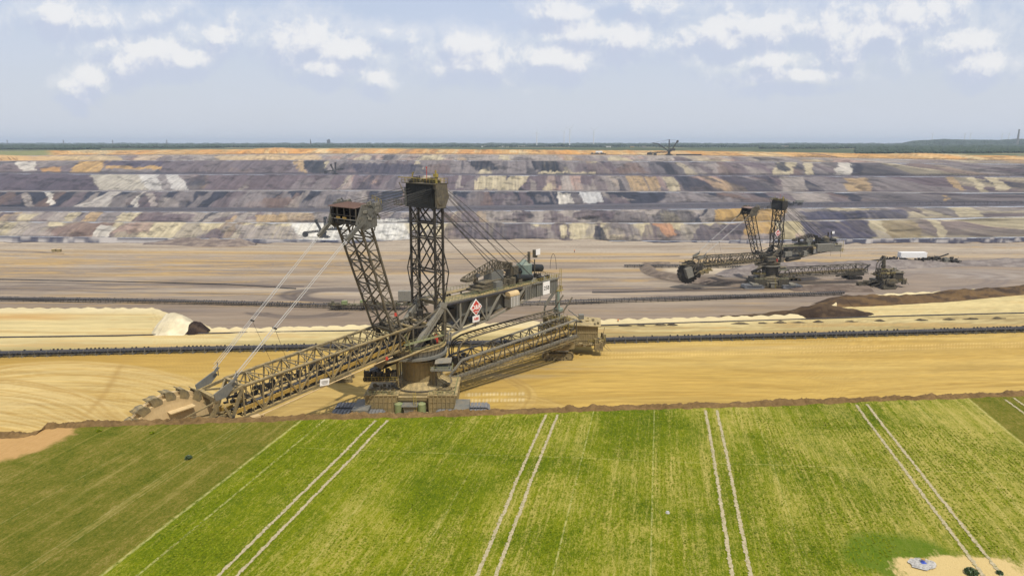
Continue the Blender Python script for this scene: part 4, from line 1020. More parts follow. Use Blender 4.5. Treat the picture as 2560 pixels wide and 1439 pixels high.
    fr = MB(); fr.box((60.2, 0, 19.3), (.9, 9.4, .9)); fr.box((54, 0, 20.7), (.8, 8.6, .7)); fr.box((57.4, 0, 12.2), (.8, 8, .8)); fr.beam((54, -4.1, 20.7), (60, 4.3, 19.4), .4); fr.beam((54, 4.1, 20.7), (60, -4.3, 19.4), .4)
    fr.beam((60, 4.3, 18), (67, 1.6, 7.2), .6); fr.beam((60, -4.3, 18), (67, -5, 7.2), .6); fr.beam((60, 4.3, 19), (70, 1.6, 15.2), .32, .32); fr.beam((57, 3.8, 15), (72, 1.2, 14.2), .4, .5); fr.beam((57, 3.8, 15.6), (73.2, -1.2, 15.8), .35, .35); fr.beam((60, -4.3, 19.4), (68, -5.4, 12), .35)
    fr.beam((56, 4.2, 12), (62, 4.6, 7.5), .5, .6); fr.beam((58.5, 4.2, 17), (55, 4.6, 8.5), .45, .5)
    fr.build('wheel_frame', 'steel_dusty', root)
    sp_ = MB(); sp_.box((70.5, 0, 14.3), (5, 2.6, .35), 0, .12); sp_.box((66, -.8, 17.6), (5.5, 2.6, .25), 0, .05); sp_.build('dust_covered_platform', 'dust_plate', root)
    hopper = MB(); hopper.plate([(56.6, 3.4, 14.5), (60.8, 3.0, 13.6), (60.2, 2.6, 5.5), (57.6, 3.2, 5.5)], (0, 2.6, 0)); hopper.build('chute', 'steel_dark', root)
    drive = MB(); drive.box((55.2, 5.4, 11.0), (5.4, 3.0, .3)); drive.box((54.0, 5.6, 10.0), (3.0, 2.6, 1.8)); drive.cyl((57.6, 4.2, 9.6), (57.6, 6.8, 9.6), 1.5, 16); drive.box((52.0, 5.0, 12.4), (2, 1.6, 1.8)); clutter(drive, 49.5, 57, 3.6, 6.8, 11.1, 24, 5, 1.0, 1.5)
    dv = drive.build('wheel_drive', 'dust_plate', root)
    MB().rail([(49.4, 6.9, 11.2), (58, 6.9, 11.2)], 1.1, 1.0, .1).build('handrail', 'rail_yellow', dv)
    MB().box((53.4, 1.4, 16.2), (2.2, 1.2, 1.3)).build('winch_box', 'yellow_paint', root); MB().box((56.5, .4, 15.2), (2.6, 1.6, 1.5)).build('winch_box', 'yellow_paint', root)
    HC = Vector((67.4, -2.6, 10.2)) if detail else Vector((64, -2.6, 8.4)); KW = 1.20 if detail else .88
    wh = MB(); wh.cyl(HC + Vector((0, -1.15, 0)), HC + Vector((0, 1.15, 0)), 8.5 * KW, 40); wh.cyl(HC + Vector((0, -.5, 0)), HC + Vector((0, .5, 0)), 9.3 * KW, 40)
    wh.cyl(HC + Vector((0, 1.1, 0)), HC + Vector((0, 2.0, 0)), 7.8 * KW, 40, 1.8); wh.cyl(HC + Vector((0, -1.1, 0)), HC + Vector((0, -2.3, 0)), 6.8, 40, 1.8)
    wh.cyl(HC + Vector((0, -3.4, 0)), HC + Vector((0, 5.4, 0)), .8, 16)
    whl = wh.build('bucket_wheel', 'dust_plate' if detail else 'steel_dark', root)
    bk = 'bucket' if detail else 'bucket2'
    if bk not in _unit: _unit[bk] = bucket_mesh().mesh('bucket', 'steel_dusty' if detail else 'steel_dark')
    for k in range(22):
        a = 2 * math.pi * k / 22 + .1
        o = link(bpy.data.objects.new('bucket', _unit[bk])); o.parent = whl
        d_ = Vector((math.cos(a), 0, math.sin(a))); t_ = Vector((-math.sin(a), 0, math.cos(a)))
        p = HC + d_ * 7.9 * KW
        o.matrix_local = Matrix(((-t_.x * KW, 0, d_.x * KW, p.x), (0, 1, 0, p.y), (-t_.z * KW, 0, d_.z * KW, p.z), (0, 0, 0, 1)))
    if lift:
        for ob in set(root.children) - kids0: ob.matrix_local = TB @ ob.matrix_local
    # ---- leaning mast over the boom
    mast = MB(); mc = {}
    for s_ in (-1, 1):
        yb = 4.4 * s_; yt = 5.3 * s_
        mc[s_, 'f'] = lerpf((11.3, yb, 25.2), (20.6, yt, 54.6)); mc[s_, 'b'] = lerpf((8.3, yb, 25.2), (17.4, yt, 54.6))
        for q in ('f', 'b'): mast.beam(mc[s_, q](0), mc[s_, q](1), .48, .48)
        mast.beam(mc[s_, 'f'](0), (9.0, yb, 22.4), .5); mast.beam(mc[s_, 'b'](0), (9.0, yb, 22.4), .5)
    mo = mast.build('leaning_mast', 'steel', root)
    for s_ in (-1, 1): zigzag(mo, mc[s_, 'f'], mc[s_, 'b'], 13, .2, 'steel')
    lev = [0, .22, .44, .66, .88]
    for q in ('f',) if not detail else ('f', 'b'):
        for i, t in enumerate(lev):
            member('cross_strut', mc[-1, q](t), mc[1, q](t), .34, 'steel', mo)
            if i < 4:
                t2 = lev[i + 1]
                member('brace', mc[-1, q](t), mc[1, q](t2), .3, 'steel', mo); member('brace', mc[1, q](t), mc[-1, q](t2), .3, 'steel', mo)
        member('brace', mc[-1, q](.88), (18.8, 0, 54.6), .3, 'steel', mo); member('brace', mc[1, q](.88), (18.8, 0, 54.6), .3, 'steel', mo)
    # winch house on the leaning mast
    wh_ = MB(); wh_.box((18.8, 0, 54.9), (4.6, 12.4, .8)); wh_.box((17.0, 0, 57), (.3, 11.0, 4.0)); wh_.box((19.2, -5.6, 57), (3.8, .3, 4))
    whh = wh_.build('winch_house', 'steel_dark', root)
    MB().plate([(16.4, -6.2, 59.6), (22.2, -6.2, 59.0), (22.2, 5.2, 59.0), (16.4, 5.2, 59.6)], (0, 0, .18)).build('house_roof', 'roof_brown', whh)
    if detail:
        for y in np.arange(-5.8, 5.2, .55): member('roof_rib', (16.4, y, 59.74), (22.2, y, 59.14), .1, 'roof_brown', whh)
    for y in (-6, -3, 0, 2.6, 5): member('post', (21.6, y, 55.2), (21.6, y, 59), .22, 'steel', whh)
    member('beam', (21.7, -6.2, 55.9), (21.7, 5.2, 55.9), .2, 'steel_light', whh); member('beam', (21.7, -6.2, 56.9), (21.7, 5.2, 56.9), .12, 'steel', whh)
    m = MB(); clutter(m, 17.6, 21, -5, 4.6, 55.3, 22, 8, 1.2, 2.4); m.build('winch_machinery', 'black_paint', whh)
    ws = MB(); ws.box((21.75, -2.6, 56.2), (.1, 1.6, .5)); ws.box((21.75, .2, 56.2), (.1, 1.6, .5)); ws.build('warning_board', 'yellow_paint', whh)
    for s_ in (-1, 1):
        e = MB(); y = 6.2 * s_
        e.plate([(16.2, y, 54.2), (20.5, y, 53.2), (22.6, y, 55.0), (20.6, y, 59.8), (16.4, y, 60.2)], (0, .5, 0))
        e.cyl((20.8, y - .5, 55.6), (20.8, y + .5, 55.6), 1.3, 18); e.cyl((18, y - .5, 57.6), (18, y + .5, 57.6), 1.2, 18)
        e.box((16.0, y, 58.8), (2.4, .9, 2.4), 0, .5); e.beam((20.6, y + .3 * s_, 55.6), (25.6, y * .98, 51.4), .9, .9)
        e.beam((15, y, 56), (18, y, 60.8), .3); e.beam((17, y, 53), (15.4, y, 60), .25)
        eo = e.build('mast_head', 'steel_light' if not detail else 'mast_grey', root)
        clutter(MB(), 0, 1, 0, 1, 0, 0, 0)
        mm = MB(); rr_ = random.Random(3)
        for _ in range(14): mm.box((rr_.uniform(15.6, 20), y + .35 * s_, rr_.uniform(56, 60.4)), (rr_.uniform(.3, 1.3), .3, rr_.uniform(.2, .9)), 0, rr_.uniform(-.5, .5))
        mm.build('sheave_block', 'steel_light', eo)['kind'] = 'stuff'
    MB().rail([(14.6, 6.4, 59.6), (17.6, 6.6, 61.0)], 1.1, .9, .08).build('handrail', 'rail_yellow', root)
    # ---- tower
    tw = MB(); tc_ = {}
    TV = 5.2
    for s_ in (-1, 1):
        for u_ in (-4.4, -7.4):
            tc_[s_, u_] = lerpf((u_ + .3, TV * s_, 29), (u_, TV * s_, 57)); tw.beam((u_ + .3, TV * s_, 28.6), (u_, TV * s_, 57.4), .55, .55)
    two = tw.build('tower', 'steel_dark', root)
    for s_ in (-1, 1):
        zigzag(two, tc_[s_, -4.4], tc_[s_, -7.4], 11, .2, 'steel_dark')
        for u_ in (-4.4, -7.4):
            o_ = (u_, (TV + 2.1) * s_, 39); member('stay', (u_, TV * s_, 45), o_, .24, 'steel_dark', two); member('stay', o_, (u_, TV * s_, 30), .24, 'steel_dark', two); member('stay', o_, (u_, TV * s_, 39.4), .22, 'steel_dark', two)
            for z_ in (42, 36, 33): member('stay', (u_, (TV + 2.1 * (1 - abs(z_ - 39) / (6 if z_ > 39 else 9))) * s_, z_), (u_, TV * s_, z_ - 1.5), .16, 'steel_dark', two)
    for u_ in (-4.4, -7.4):
        for z_ in (52.8, 48.4, 39): member('cross_strut', (u_, -TV, z_), (u_, TV, z_), .42, 'steel_dark', two)
        for a, b_ in [((-TV, 52.8), (-.2, 57)), ((TV, 52.8), (.2, 57)), ((-TV, 57), (TV, 44)), ((-TV, 52.8), (TV, 39.6)), ((TV, 52.8), (-TV, 39.6)), ((-TV, 48.4), (TV, 57)) if u_ < -5 else ((-TV, 46), (0, 39)), ((TV, 46), (0, 39)), ((-TV, 38.6), (TV, 30)), ((TV, 38.6), (-TV, 30))]:
            member('brace', (u_, a[0], a[1]), (u_, b_[0], b_[1]), .3, 'steel_dark', two)
    if detail:
        l = MB()
        for x in (-3.0, -2.3): l.beam((-4.2, x, 29), (-4.2, x, 57), .1)
        for k in range(56): l.beam((-4.2, -3.0, 29.3 + k * .5), (-4.2, -2.3, 29.3 + k * .5), .07)
        for z_ in (34, 41, 48): l.box((-3.8, -2.6, z_), (1.4, 1.6, .12)); l.rail([(-3.2, -3.4, z_), (-3.2, -1.8, z_)], 1.1, .8, .07)
        l.build('tower_ladder', 'steel', two)
    tq = MB(); clutter(tq, -8.5, 9, -5.5, 5.5, 24.3, 46, 113, 1.5, 2.2); tq.build('deck_machinery', 'steel', root)['kind'] = 'stuff'
    hd = MB(); hd.box((-5.7, -.6, 60.6), (3.6, 11.4, 6.4)); hd.box((-5.7, 0, 57.3), (3.8, 12.8, .5)); ho = hd.build('tower_head', 'sheet_black', root)
    for y in np.arange(-5.8, 4.9, .75) if detail else []: member('panel_rib', (-3.86, y, 57.8), (-3.86, y, 63.6), .1, 'sheet_black', ho)
    ep = MB(); ep.plate([(-4.2, 6.1, 57.2), (-7.4, 6.1, 57.2), (-8.8, 6.1, 60.2), (-8.2, 6.1, 62.6), (-4.2, 6.1, 62.6)], (0, .8, 0)); ep.cyl((-5.6, 6.0, 59.2), (-5.6, 6.7, 59.2), 1.2, 18); ep.box((-6.2, 5.6, 63.2), (4.2, 1.6, 1.6)); ep.build('head_end_plate', 'steel', root)
    ep = MB(); ep.plate([(-3.6, -6.4, 57.2), (-8.2, -6.4, 57.2), (-9.6, -6.4, 60.2), (-9.2, -6.4, 62.6), (-3.6, -6.4, 62.6)], (0, .6, 0)); ep.build('head_end_plate', 'sheet_grey', root)
    dk_ = MB().box((-5.9, -.4, 63.9), (5.6, 13.6, .25)); dk_.box((-3.6, -8.2, 57.6), (4, 2.2, .2)); dk_.beam((-3.2, -6.4, 61), (-3.2, -8.4, 63.9), .2); dk_.beam((-8.6, -6.4, 61), (-8.6, -8.4, 63.9), .2); dko = dk_.build('head_deck', 'steel', root)
    MB().rail([(-3.2, 6.2, 64), (-3.2, -7.2, 64), (-8.6, -7.2, 64), (-8.6, 6.2, 64), (-3.2, 6.2, 64)], 1.3, 1.3, .08).build('handrail', 'rail_yellow', dko)
    MB().rail([(-1.7, -7.2, 57.7), (-1.7, -9.2, 57.7), (-5.5, -9.2, 57.7)], 1.2, .8, .09).build('handrail', 'steel', dko)
    dv_ = MB(); dv_.beam((-3, -8.4, 65.4), (-3, 7.6, 65.2), .2); dv_.beam((-5, 5.4, 64), (-5, 5.4, 67.6), .35); dv_.beam((-5, 5.9, 64), (-5.6, 4.9, 67.2), .2); dv_.beam((-5, -4.6, 64), (-5, -4.6, 66.8), .2); dv_.beam((-5, -5.4, 64), (-5, -3.9, 67), .16); dv_.box((-5, 5.4, 66.2), (.9, 1.2, .9))
    dv_.build('davit', 'rail_yellow', dko)
    m = MB(); clutter(m, -8, -3.6, -5.6, 5.4, 64, 46, 17, 1.4, 1.5); m.build('head_equipment', 'steel_dark', dko)['kind'] = 'stuff'
    bc = MB(); bc.beam((-5, 1.6, 64), (-5, 1.6, 68.2), .1); bc.box((-5, 1.6, 68.3), (.3, .3, .3)); bc.build('beacon_mast', 'red_paint', root)
    # ---- ropes
    def rope(a, b_, r=.09, mat='rope_steel', n=1, dv=(0, .5, 0)):
        for k in range(n):
            off = Vector(dv) * (k - (n - 1) / 2); member('rope', Vector(a) + off, Vector(b_) + off * .6, r * 2, mat, ropes)
    ropes = MB().box((-6, 0, 62.2), (.5, 11, .5)).build('rope_beam', 'steel', root)
    for s_ in (-1, 1):
        for j, (w1, w2) in enumerate([(62.6, 59.2), (61.9, 58.4), (61.2, 57.6), (60.5, 56.9), (59.8, 56.2), (59.2, 55.6)]):
            rope((-3.1, s_ * (5.6 - j * .35), w1), (18.6, s_ * (6.6 - j * .2), w2), .05)
            if j < 4: rope((-3.1, s_ * (3.4 - j * .5), w1 - .2), (18.2, s_ * (5.4 - j * .3), w2 - .2), .045)
        rope((-9.2, 5.6 * s_, 61.0), (-47.5, 4.6 * s_, 31.4), .055, n=2, dv=(0, .7, 0)); rope((-9.2, 5.2 * s_, 60.2), (-44.0, 3.6 * s_, 31.2), .045, n=2, dv=(0, .6, 0))
        rope((-7.4, 5.4 * s_, 56), (-33, 4.6 * s_, 33), .05, n=2); rope((-9.4, 5.6 * s_, 61.8), (-56, 4.6 * s_, 30.6), .05)
        for k in (-.42, .42):
            rope((25.4, 6.1 * s_ + k, 51.5), BT((56.2, 4.9 * s_ + k, 23.4)), .05, 'rope_light')
        rope((24.6, 6.1 * s_, 52.4), BT((56.0, 5.2 * s_, 24.4)), .035, 'rope_light')
        mid = Vector((25.4, 6.1 * s_, 51.5)).lerp(BT((56.2, 4.9 * s_, 23.4)), .66)
        member('rope_clamp', mid + Vector((0, -.8, 0)), mid + Vector((0, .8, 0)), .35, 'steel_dark', ropes)
        member('rope', mid, BT((42, 4.5 * s_, 21.6)), .06, 'rope_steel', ropes)
    # ---- counterweight boom
    cw = MB(); 
    tops = [(-6.5, 29.4), (-19, 29.2), (-28.5, 29.1), (-41, 29.0), (-47, 29.0), (-58, 28.8)]; bots = [(-7, 19.0), (-13.2, 20.4), (-24.4, 21.2), (-37, 23.6), (-47, 25.0)]
    for s_ in (-1, 1):
        y = 5.6 * s_
        for a, b_ in zip(tops[:-1], tops[1:]): cw.beam((a[0], y, a[1]), (b_[0], y, b_[1]), .6, .8)
        for a, b_ in zip(bots[:-1], bots[1:]): cw.beam((a[0], y, a[1]), (b_[0], y, b_[1]), .55, .6)
    cwo = cw.build('counterweight_boom', 'steel_light', root)
    for s_ in (-1, 1):
        y = 5.6 * s_
        for a, b_, w_ in [((-7, 29), (-13.2, 20.4), .45), ((-13.2, 20.4), (-13.2, 29.2), .5), ((-13.2, 20.4), (-19, 29.2), .5), ((-19, 29.2), (-24.4, 21.2), .45), ((-24.4, 21.2), (-24.4, 29.1), .4), ((-24.4, 21.2), (-31, 29.1), .55),
                        ((-31, 29.1), (-37, 23.6), .4), ((-37, 23.6), (-42.5, 29), .6), ((-37, 23.6), (-37, 29), .35), ((-42.5, 29), (-47, 25), .45), ((-7, 24), (-13.2, 20.4), .4), ((-7, 20), (-13.2, 24), .35)]:
            member('brace', (a[0], y, a[1]), (b_[0], y, b_[1]), w_, 'steel_light', cwo)
        for i in range(3): member('brace', (-44 + i * 1.1, y, 28.6), (-40 + i * 1.1, y, 24.4), .2, 'steel', cwo)
    for (u_, w_) in bots: member('cross_strut', (u_, -5.6, w_), (u_, 5.6, w_), .4, 'steel', cwo)
    for a, b_ in zip(bots[:-1], bots[1:]): member('brace', (a[0], -5.6, a[1]), (b_[0], 5.6, b_[1]), .3, 'steel', cwo); member('brace', (a[0], 5.6, a[1]), (b_[0], -5.6, b_[1]), .3, 'steel', cwo)
    fp = MB()  # belly plate added so the counterweight boom casts a solid shadow
    for a, b_ in zip(bots[1:-1], bots[2:]): fp.plate([(a[0], -5, a[1] + .5), (b_[0], -5, b_[1] + .5), (b_[0], 5, b_[1] + .5), (a[0], 5, a[1] + .5)], (0, 0, .12))
    fp.build('shadow_plate', 'steel', root)
    hs = MB().box((-24, 1.2, 25.9), (21, 5.6, 5.2)); hs.box((-37, -.5, 26.4), (6, 7, 4.6)); hso = hs.build('machine_house', 'sheet_grey', root)
    for x in np.arange(-34, -13.6, .9) if detail else []: member('panel_rib', (x, 4.04, 23.4), (x, 4.04, 28.4), .1, 'sheet_grey', hso)
    hs2 = MB().box((-11.2, 2.2, 25), (3.4, 3.2, 3.6)); hs2.box((-16, 4.2, 23.0), (3.0, .6, 2.2)); hs2.build('dark_house', 'steel_dark', root)
    MB().box((-14.6, 4.3, 25.4), (.9, .3, 3.2)).build('house_door', 'steel_light', root)
    gn = MB().box((-35.2, 6.6, 25.8), (4.4, 2.6, 3.6)); gno = gn.build('transformer_house', 'steel_light', root); MB().cyl((-33, 6.6, 27.7), (-37.4, 6.6, 27.7), 1.3, 14).build('house_roof', 'dust_plate', gno)
    for k in range(6): member('panel_rib', (-33.4 - k * .7, 7.94, 24.2), (-33.4 - k * .7, 7.94, 27.4), .14, 'white_paint', gno)
    dkk = MB().box((-27, 4.6, 29.55), (42, 2.6, .14)); dkk.box((-27, -4.6, 29.55), (42, 2.6, .14)); dkk.box((-24, 0, 28.7), (34, 6.6, .2)); dko2 = dkk.build('boom_deck', 'steel_dusty', root)
    MB().rail([(-7, 5.9, 29.6), (-48, 5.9, 29.6)], 1.1, 1.3, .085).rail([(-7, 3.3, 29.6), (-34, 3.3, 29.6)], 1.1, 1.3, .07).rail([(-7, -5.9, 29.6), (-48, -5.9, 29.6)], 1.1, 1.3, .085).build('handrail', 'rail_green', dko2)
    MB().box((-24, 5.95, 29.1), (34, .1, .5)).build('deck_edge', 'belt_rubber', dko2)
    m = MB()
    for (u_, v_, d_) in [(-22, .4, (9, 5.2, .8)), (-23.4, .2, (7, 5.6, .8)), (-25.4, .4, (7.5, 4.2, .8)), (-27.8, .2, (7.5, 4.6, .8))]: pass
    for k, (u_, v_, du, dv2) in enumerate([(-27.5, 1.0, 10, 5.4), (-28.6, .8, 9, 5.2), (-30, .6, 8.5, 4.8)]):
        MB().box((u_, v_, 30.4 + k * .85), (du, dv2, .62), .12).build('ballast_slab', 'steel', root)
    MB().box((-31.5, 3.6, 30.9), (3, 2.0, 2.6)).build('pale_cabinet', 'sheet_grey', root)
    MB().box((-33.6, 0, 33.2), (5.6, 3.6, 3.2)).build('crane_house', 'sheet_grey', root)
    cr = MB(); joined_truss(cr, (-20.5, 1.2, 34.3), (-34, 1.2, 38.2), (-20.5, 1.2, 33.4), (-34, 1.2, 35.4), 12, .16); joined_truss(cr, (-20.5, -1.0, 34.3), (-34, -1.0, 38.2), (-20.5, -1.0, 33.4), (-34, -1.0, 35.4), 12, .16, 1)
    joined_truss(cr, (-34, 1.2, 38.2), (-41, 1.2, 36.4), (-34, 1.2, 35.4), (-41, 1.2, 34.8), 5, .2); joined_truss(cr, (-34, -1, 38.2), (-41, -1, 36.4), (-34, -1, 35.4), (-41, -1, 34.8), 5, .2)
    for k in range(13): a = k / 12; cr.beam((-20.5 - 13.5 * a, -1, 33.4 + 2 * a), (-20.5 - 13.5 * a, 1.2, 33.4 + 2 * a), .12)
    cr.box((-21.5, .2, 33.6), (3, 3, .8)); cr.box((-25, .6, 33.6), (1, 1, 2)); cr.build('service_crane', 'steel', root)
    MB().box((-25.2, 1.0, 34.6), (1.6, .6, 1.1)).build('crane_hook_block', 'blue_steel', root)
    m = MB(); clutter(m, -44, -33, -3.6, 4.4, 29.6, 60, 41, 1.8, 3.4); m.box((-40.4, .5, 34.2), (.6, 2.6, 5.4)); m.box((-42, 1, 33), (2.4, 2.4, 5)); m.build('deck_machinery', 'steel', root)
    m = MB(); m.cyl((-40.5, 3.2, 32.0), (-49, 2.6, 30.8), 1.0, 14); m.build('hoist_drum', 'sheet_black', root)
    m = MB(); m.cyl((-42, -2.4, 34.3), (-49.5, -1.6, 32.2), 1.2, 14); m.build('hoist_drum', 'sheet_black', root)
    m = MB(); m.cyl((-52, -1.5, 33.2), (-59, -1.2, 32.2), 1.3, 14); m.build('hoist_drum', 'sheet_black', root)
    m = MB(); m.cyl((-50.6, -1.8, 30.6), (-50.6, -1.8, 34.6), 2.7, 16); m.cyl((-50.6, -1.8, 34.6), (-50.6, -1.8, 36.2), 2.7, 16, .5); m.build('winch_dome', 'dome_green', root)
    m = MB(); m.beam((-51, 0, 30), (-51, 0, 39), .7); m.box((-54.2, 0, 38), (1.2, 1.2, 2.6)); m.beam((-51, 0, 38.6), (-43, 2, 36.0), .2); m.beam((-54, 0, 36), (-54, 0, 31), .3); m.build('pylon', 'steel', root)
    m = MB(); m.box((-54.6, 1, 38.6), (2.2, .1, 2)); m.build('reflector_panel', 'white_paint', root)
    # end block
    eb = MB(); eb.box((-45.2, 0, 26.8), (5.4, 11.6, 4.2)); eb.box((-53.6, 0, 27.0), (11.2, 12.2, 4.6)); eb.box((-52.5, 0, 29.4), (13.6, 13, .3)); eb.box((-47, 0, 25.6), (3.6, 8, 1.2)); ebo = eb.build('counterweight_box', 'sheet_grey', root)
    for x in np.arange(-58.8, -43, .9) if detail else []: member('panel_rib', (x, 6.16, 24.8), (x, 6.16, 29.2), .14, 'sheet_grey', ebo)
    MB().rail([(-46, 6.5, 29.6), (-59.2, 6.5, 29.6), (-59.2, -6.5, 29.6)], 1.3, 1.0, .1).build('handrail', 'rail_yellow', ebo)
    st = MB(); st.rail([(-57.5, 7.2, 25.4), (-60.6, 7.2, 25.4), (-60.6, -2, 25.4)], 1.2, 1, .09); st.box((-59.4, 7, 25.3), (3, 1.4, .14)); 
    for z_ in (25, 27, 29, 31): st.beam((-59.4, 7.5, z_), (-59.4, 6.2, z_), .1)
    st.beam((-59.4, 7.5, 24), (-59.4, 7.5, 33), .12); st.beam((-60, 6.4, 24), (-60, 6.4, 33), .12); st.build('stair_tower', 'rail_yellow', root)
    arcp = [(-60 - 0 * a, 3.4 - 1.4 * math.cos(a), 31.6 + 6 * math.sin(a)) for a in np.linspace(.1, math.pi - .1, 12)]
    MB().path(arcp, .14, .14, 5).build('antenna_loop', 'steel_dark', root)
    MB().path([(-50, 6.0, 24.8), (-50, 6.0, 21.4)], .12).path([(-59, 6, 24.6), (-59, 6, 20)], .12).build('hanging_pipe', 'steel_light', root)
    clm = MB(); clutter(clm, -58, -45, -5, 5, 29.7, 30, 51, 1.6, 1.6); clm.build('deck_machinery', 'steel_dark', root)
    # signs
    def diamond(c, hh, ydir, plane='u'):
        c = Vector(c)
        X = Vector((-1, 0, 0)); Z = Vector((0, 0, 1)); Yn = Vector((0, 1, 0))
        s1_ = MB().plate([c + X * hh, c + Z * hh * 1.04, c - X * hh, c - Z * hh * 1.04], Yn * .16).build('diamond_sign', 'white_paint', root)
        MB().plate([c + X * hh * .84 + Yn * .1, c + Z * hh * .87 + Yn * .1, c - X * hh * .84 + Yn * .1, c - Z * hh * .87 + Yn * .1], Yn * .06).build('sign_face', 'letter_red', s1_)
        text_part('lettering', 'O&K', hh * .80, 'white_paint', s1_, c + Yn * .15 + Z * .05, X, Z, .02, .03)
        m_ = MB(); m_.beam(c - Z * hh * .45 - X * hh * .3 + Yn * .15, c - Z * hh * .45 + X * hh * .3 + Yn * .15, .05, .08); m_.beam(c - Z * hh * .55 - X * hh * .2 + Yn * .15, c - Z * hh * .55 + X * hh * .2 + Yn * .15, .05, .08); m_.build('sign_line', 'white_paint', s1_)
    if signs == 'main':
        diamond((-19.1, 6.35, 26.4), 2.55, 1)
        s2_ = MB().box((-19.1, 6.35, 22.9), (2.9, .14, 1.9)).build('name_board', 'white_paint', root)
        text_part('lettering', 'ABB', 1.15, 'letter_red', s2_, (-19.1, 6.45, 22.9), (-1, 0, 0), (0, 0, 1), .02, .03)
        member('sign_post', (-19.1, 6.2, 22), (-19.1, 6.0, 20.4), .16, 'steel', s2_)
        s3_ = MB().box((-52.4, 6.55, 27.2), (3.5, .3, 4.3)).build('number_board', 'white_paint', root)
        text_part('lettering', '258', 1.95, 'black_paint', s3_, (-52.4, 6.74, 27.2), (-1, 0, 0), (0, 0, 1), .02, .0)
        s4_ = MB().box((33.6, 5.5, 16.6), (2.6, .12, 1.7), 0, -.12).build('notice_board', 'white_paint', root)
        MB().box((33.6, 5.6, 16.9), (1.9, .03, .1), 0, -.12).box((33.6, 5.6, 16.6), (1.9, .03, .1), 0, -.12).box((33.6, 5.6, 16.25), (1.5, .03, .1), 0, -.12).build('faint_lines', 'steel_light', s4_)
        for c_ in ((14.6, 6.2, 18.4), (10.5, 5.4, 29.6)): MB().plate([(c_[0] - .45, c_[1], c_[2] - .45), (c_[0] + .5, c_[1], c_[2] - .4), (c_[0] + .45, c_[1], c_[2] + .5), (c_[0] - .1, c_[1], c_[2] + .55)], (0, .2, 0)).build('red_flag_board', 'red_paint', root)
    else:
        diamond((-2.0, 6.6, 40.5), 2.6, 1)
        w = MB().box((-43, 7.4, 28.4), (15, 3.4, 5.6)); wb_ = w.build('white_house', 'steel_light', root)
        for x in np.arange(-50, -35.6, 1.2): member('panel_rib', (x, 9.14, 25.8), (x, 9.14, 31), .1, 'steel_light', wb_)
        for x in (-10, -13, -26): MB().box((x, 7.2, 24.6), (2.8, 2.4, 3.6)).build('pale_cabinet', 'steel_light', root)
        oc2 = MB().box((3, 7.6, 21.4), (7, 3.2, 3.4)).build('driver_cabin', 'steel_light', root)
        for k in range(4): MB().box((.6 + k * 1.6, 9.24, 21.8), (.9, .06, 1.0)).build('cabin_window', 'window_glass', oc2)
        MB().box((66.2, .9, 13), (5, 4.4, 7.5), 0, .35).build('wheel_cabin', 'steel_light', root)
        MB().beam((-11, 6.5, 19.4), (-22, 7.6, 21.2), 2.4, 1.6).build('cable_chute', 'steel_dark', root)
        MB().box(WL(-7, -8, 6.5), (3, 2.2, 7), inv).build('storage_tank', 'tank_green', root)
    return root

M1 = excavator('bucket_wheel_excavator', 'huge grey bucket wheel excavator just below the green field with number board 258', PZ(1040, 1005, ZB1), 48.0, True)
M2 = excavator('bucket_wheel_excavator', 'dark bucket wheel excavator on the lower brown bench right of centre', PZ(1915, 712, ZB2), 14.0, False, signs='second', lift=4.2)
_dk = {'yellow_paint': 'steel_dusty', 'belt_load': 'steel_dusty', 'sheet_tan': 'steel', 'sheet_grey': 'steel_light', 'tank_green': 'steel', 'steel_dusty': 'steel', 'steel_light': 'steel', 'dust_plate': 'steel_dusty', 'dome_green': 'steel', 'blue_steel': 'steel_dark', 'steel': 'steel_dark'}
_done = {}
def darken(o):
    if o.type == 'MESH' and o.data.materials and o.data.materials[0].name in _dk and o.name.split('.')[0] not in ('white_house', 'wheel_cabin', 'pale_cabinet', 'roof_brown'):
        k = o.data.name
        if k not in _done: _done[k] = o.data.copy(); _done[k].materials[0] = MATS[_dk[o.data.materials[0].name]]
        o.data = _done[k]
    for c in o.children: darken(c)
darken(M2)

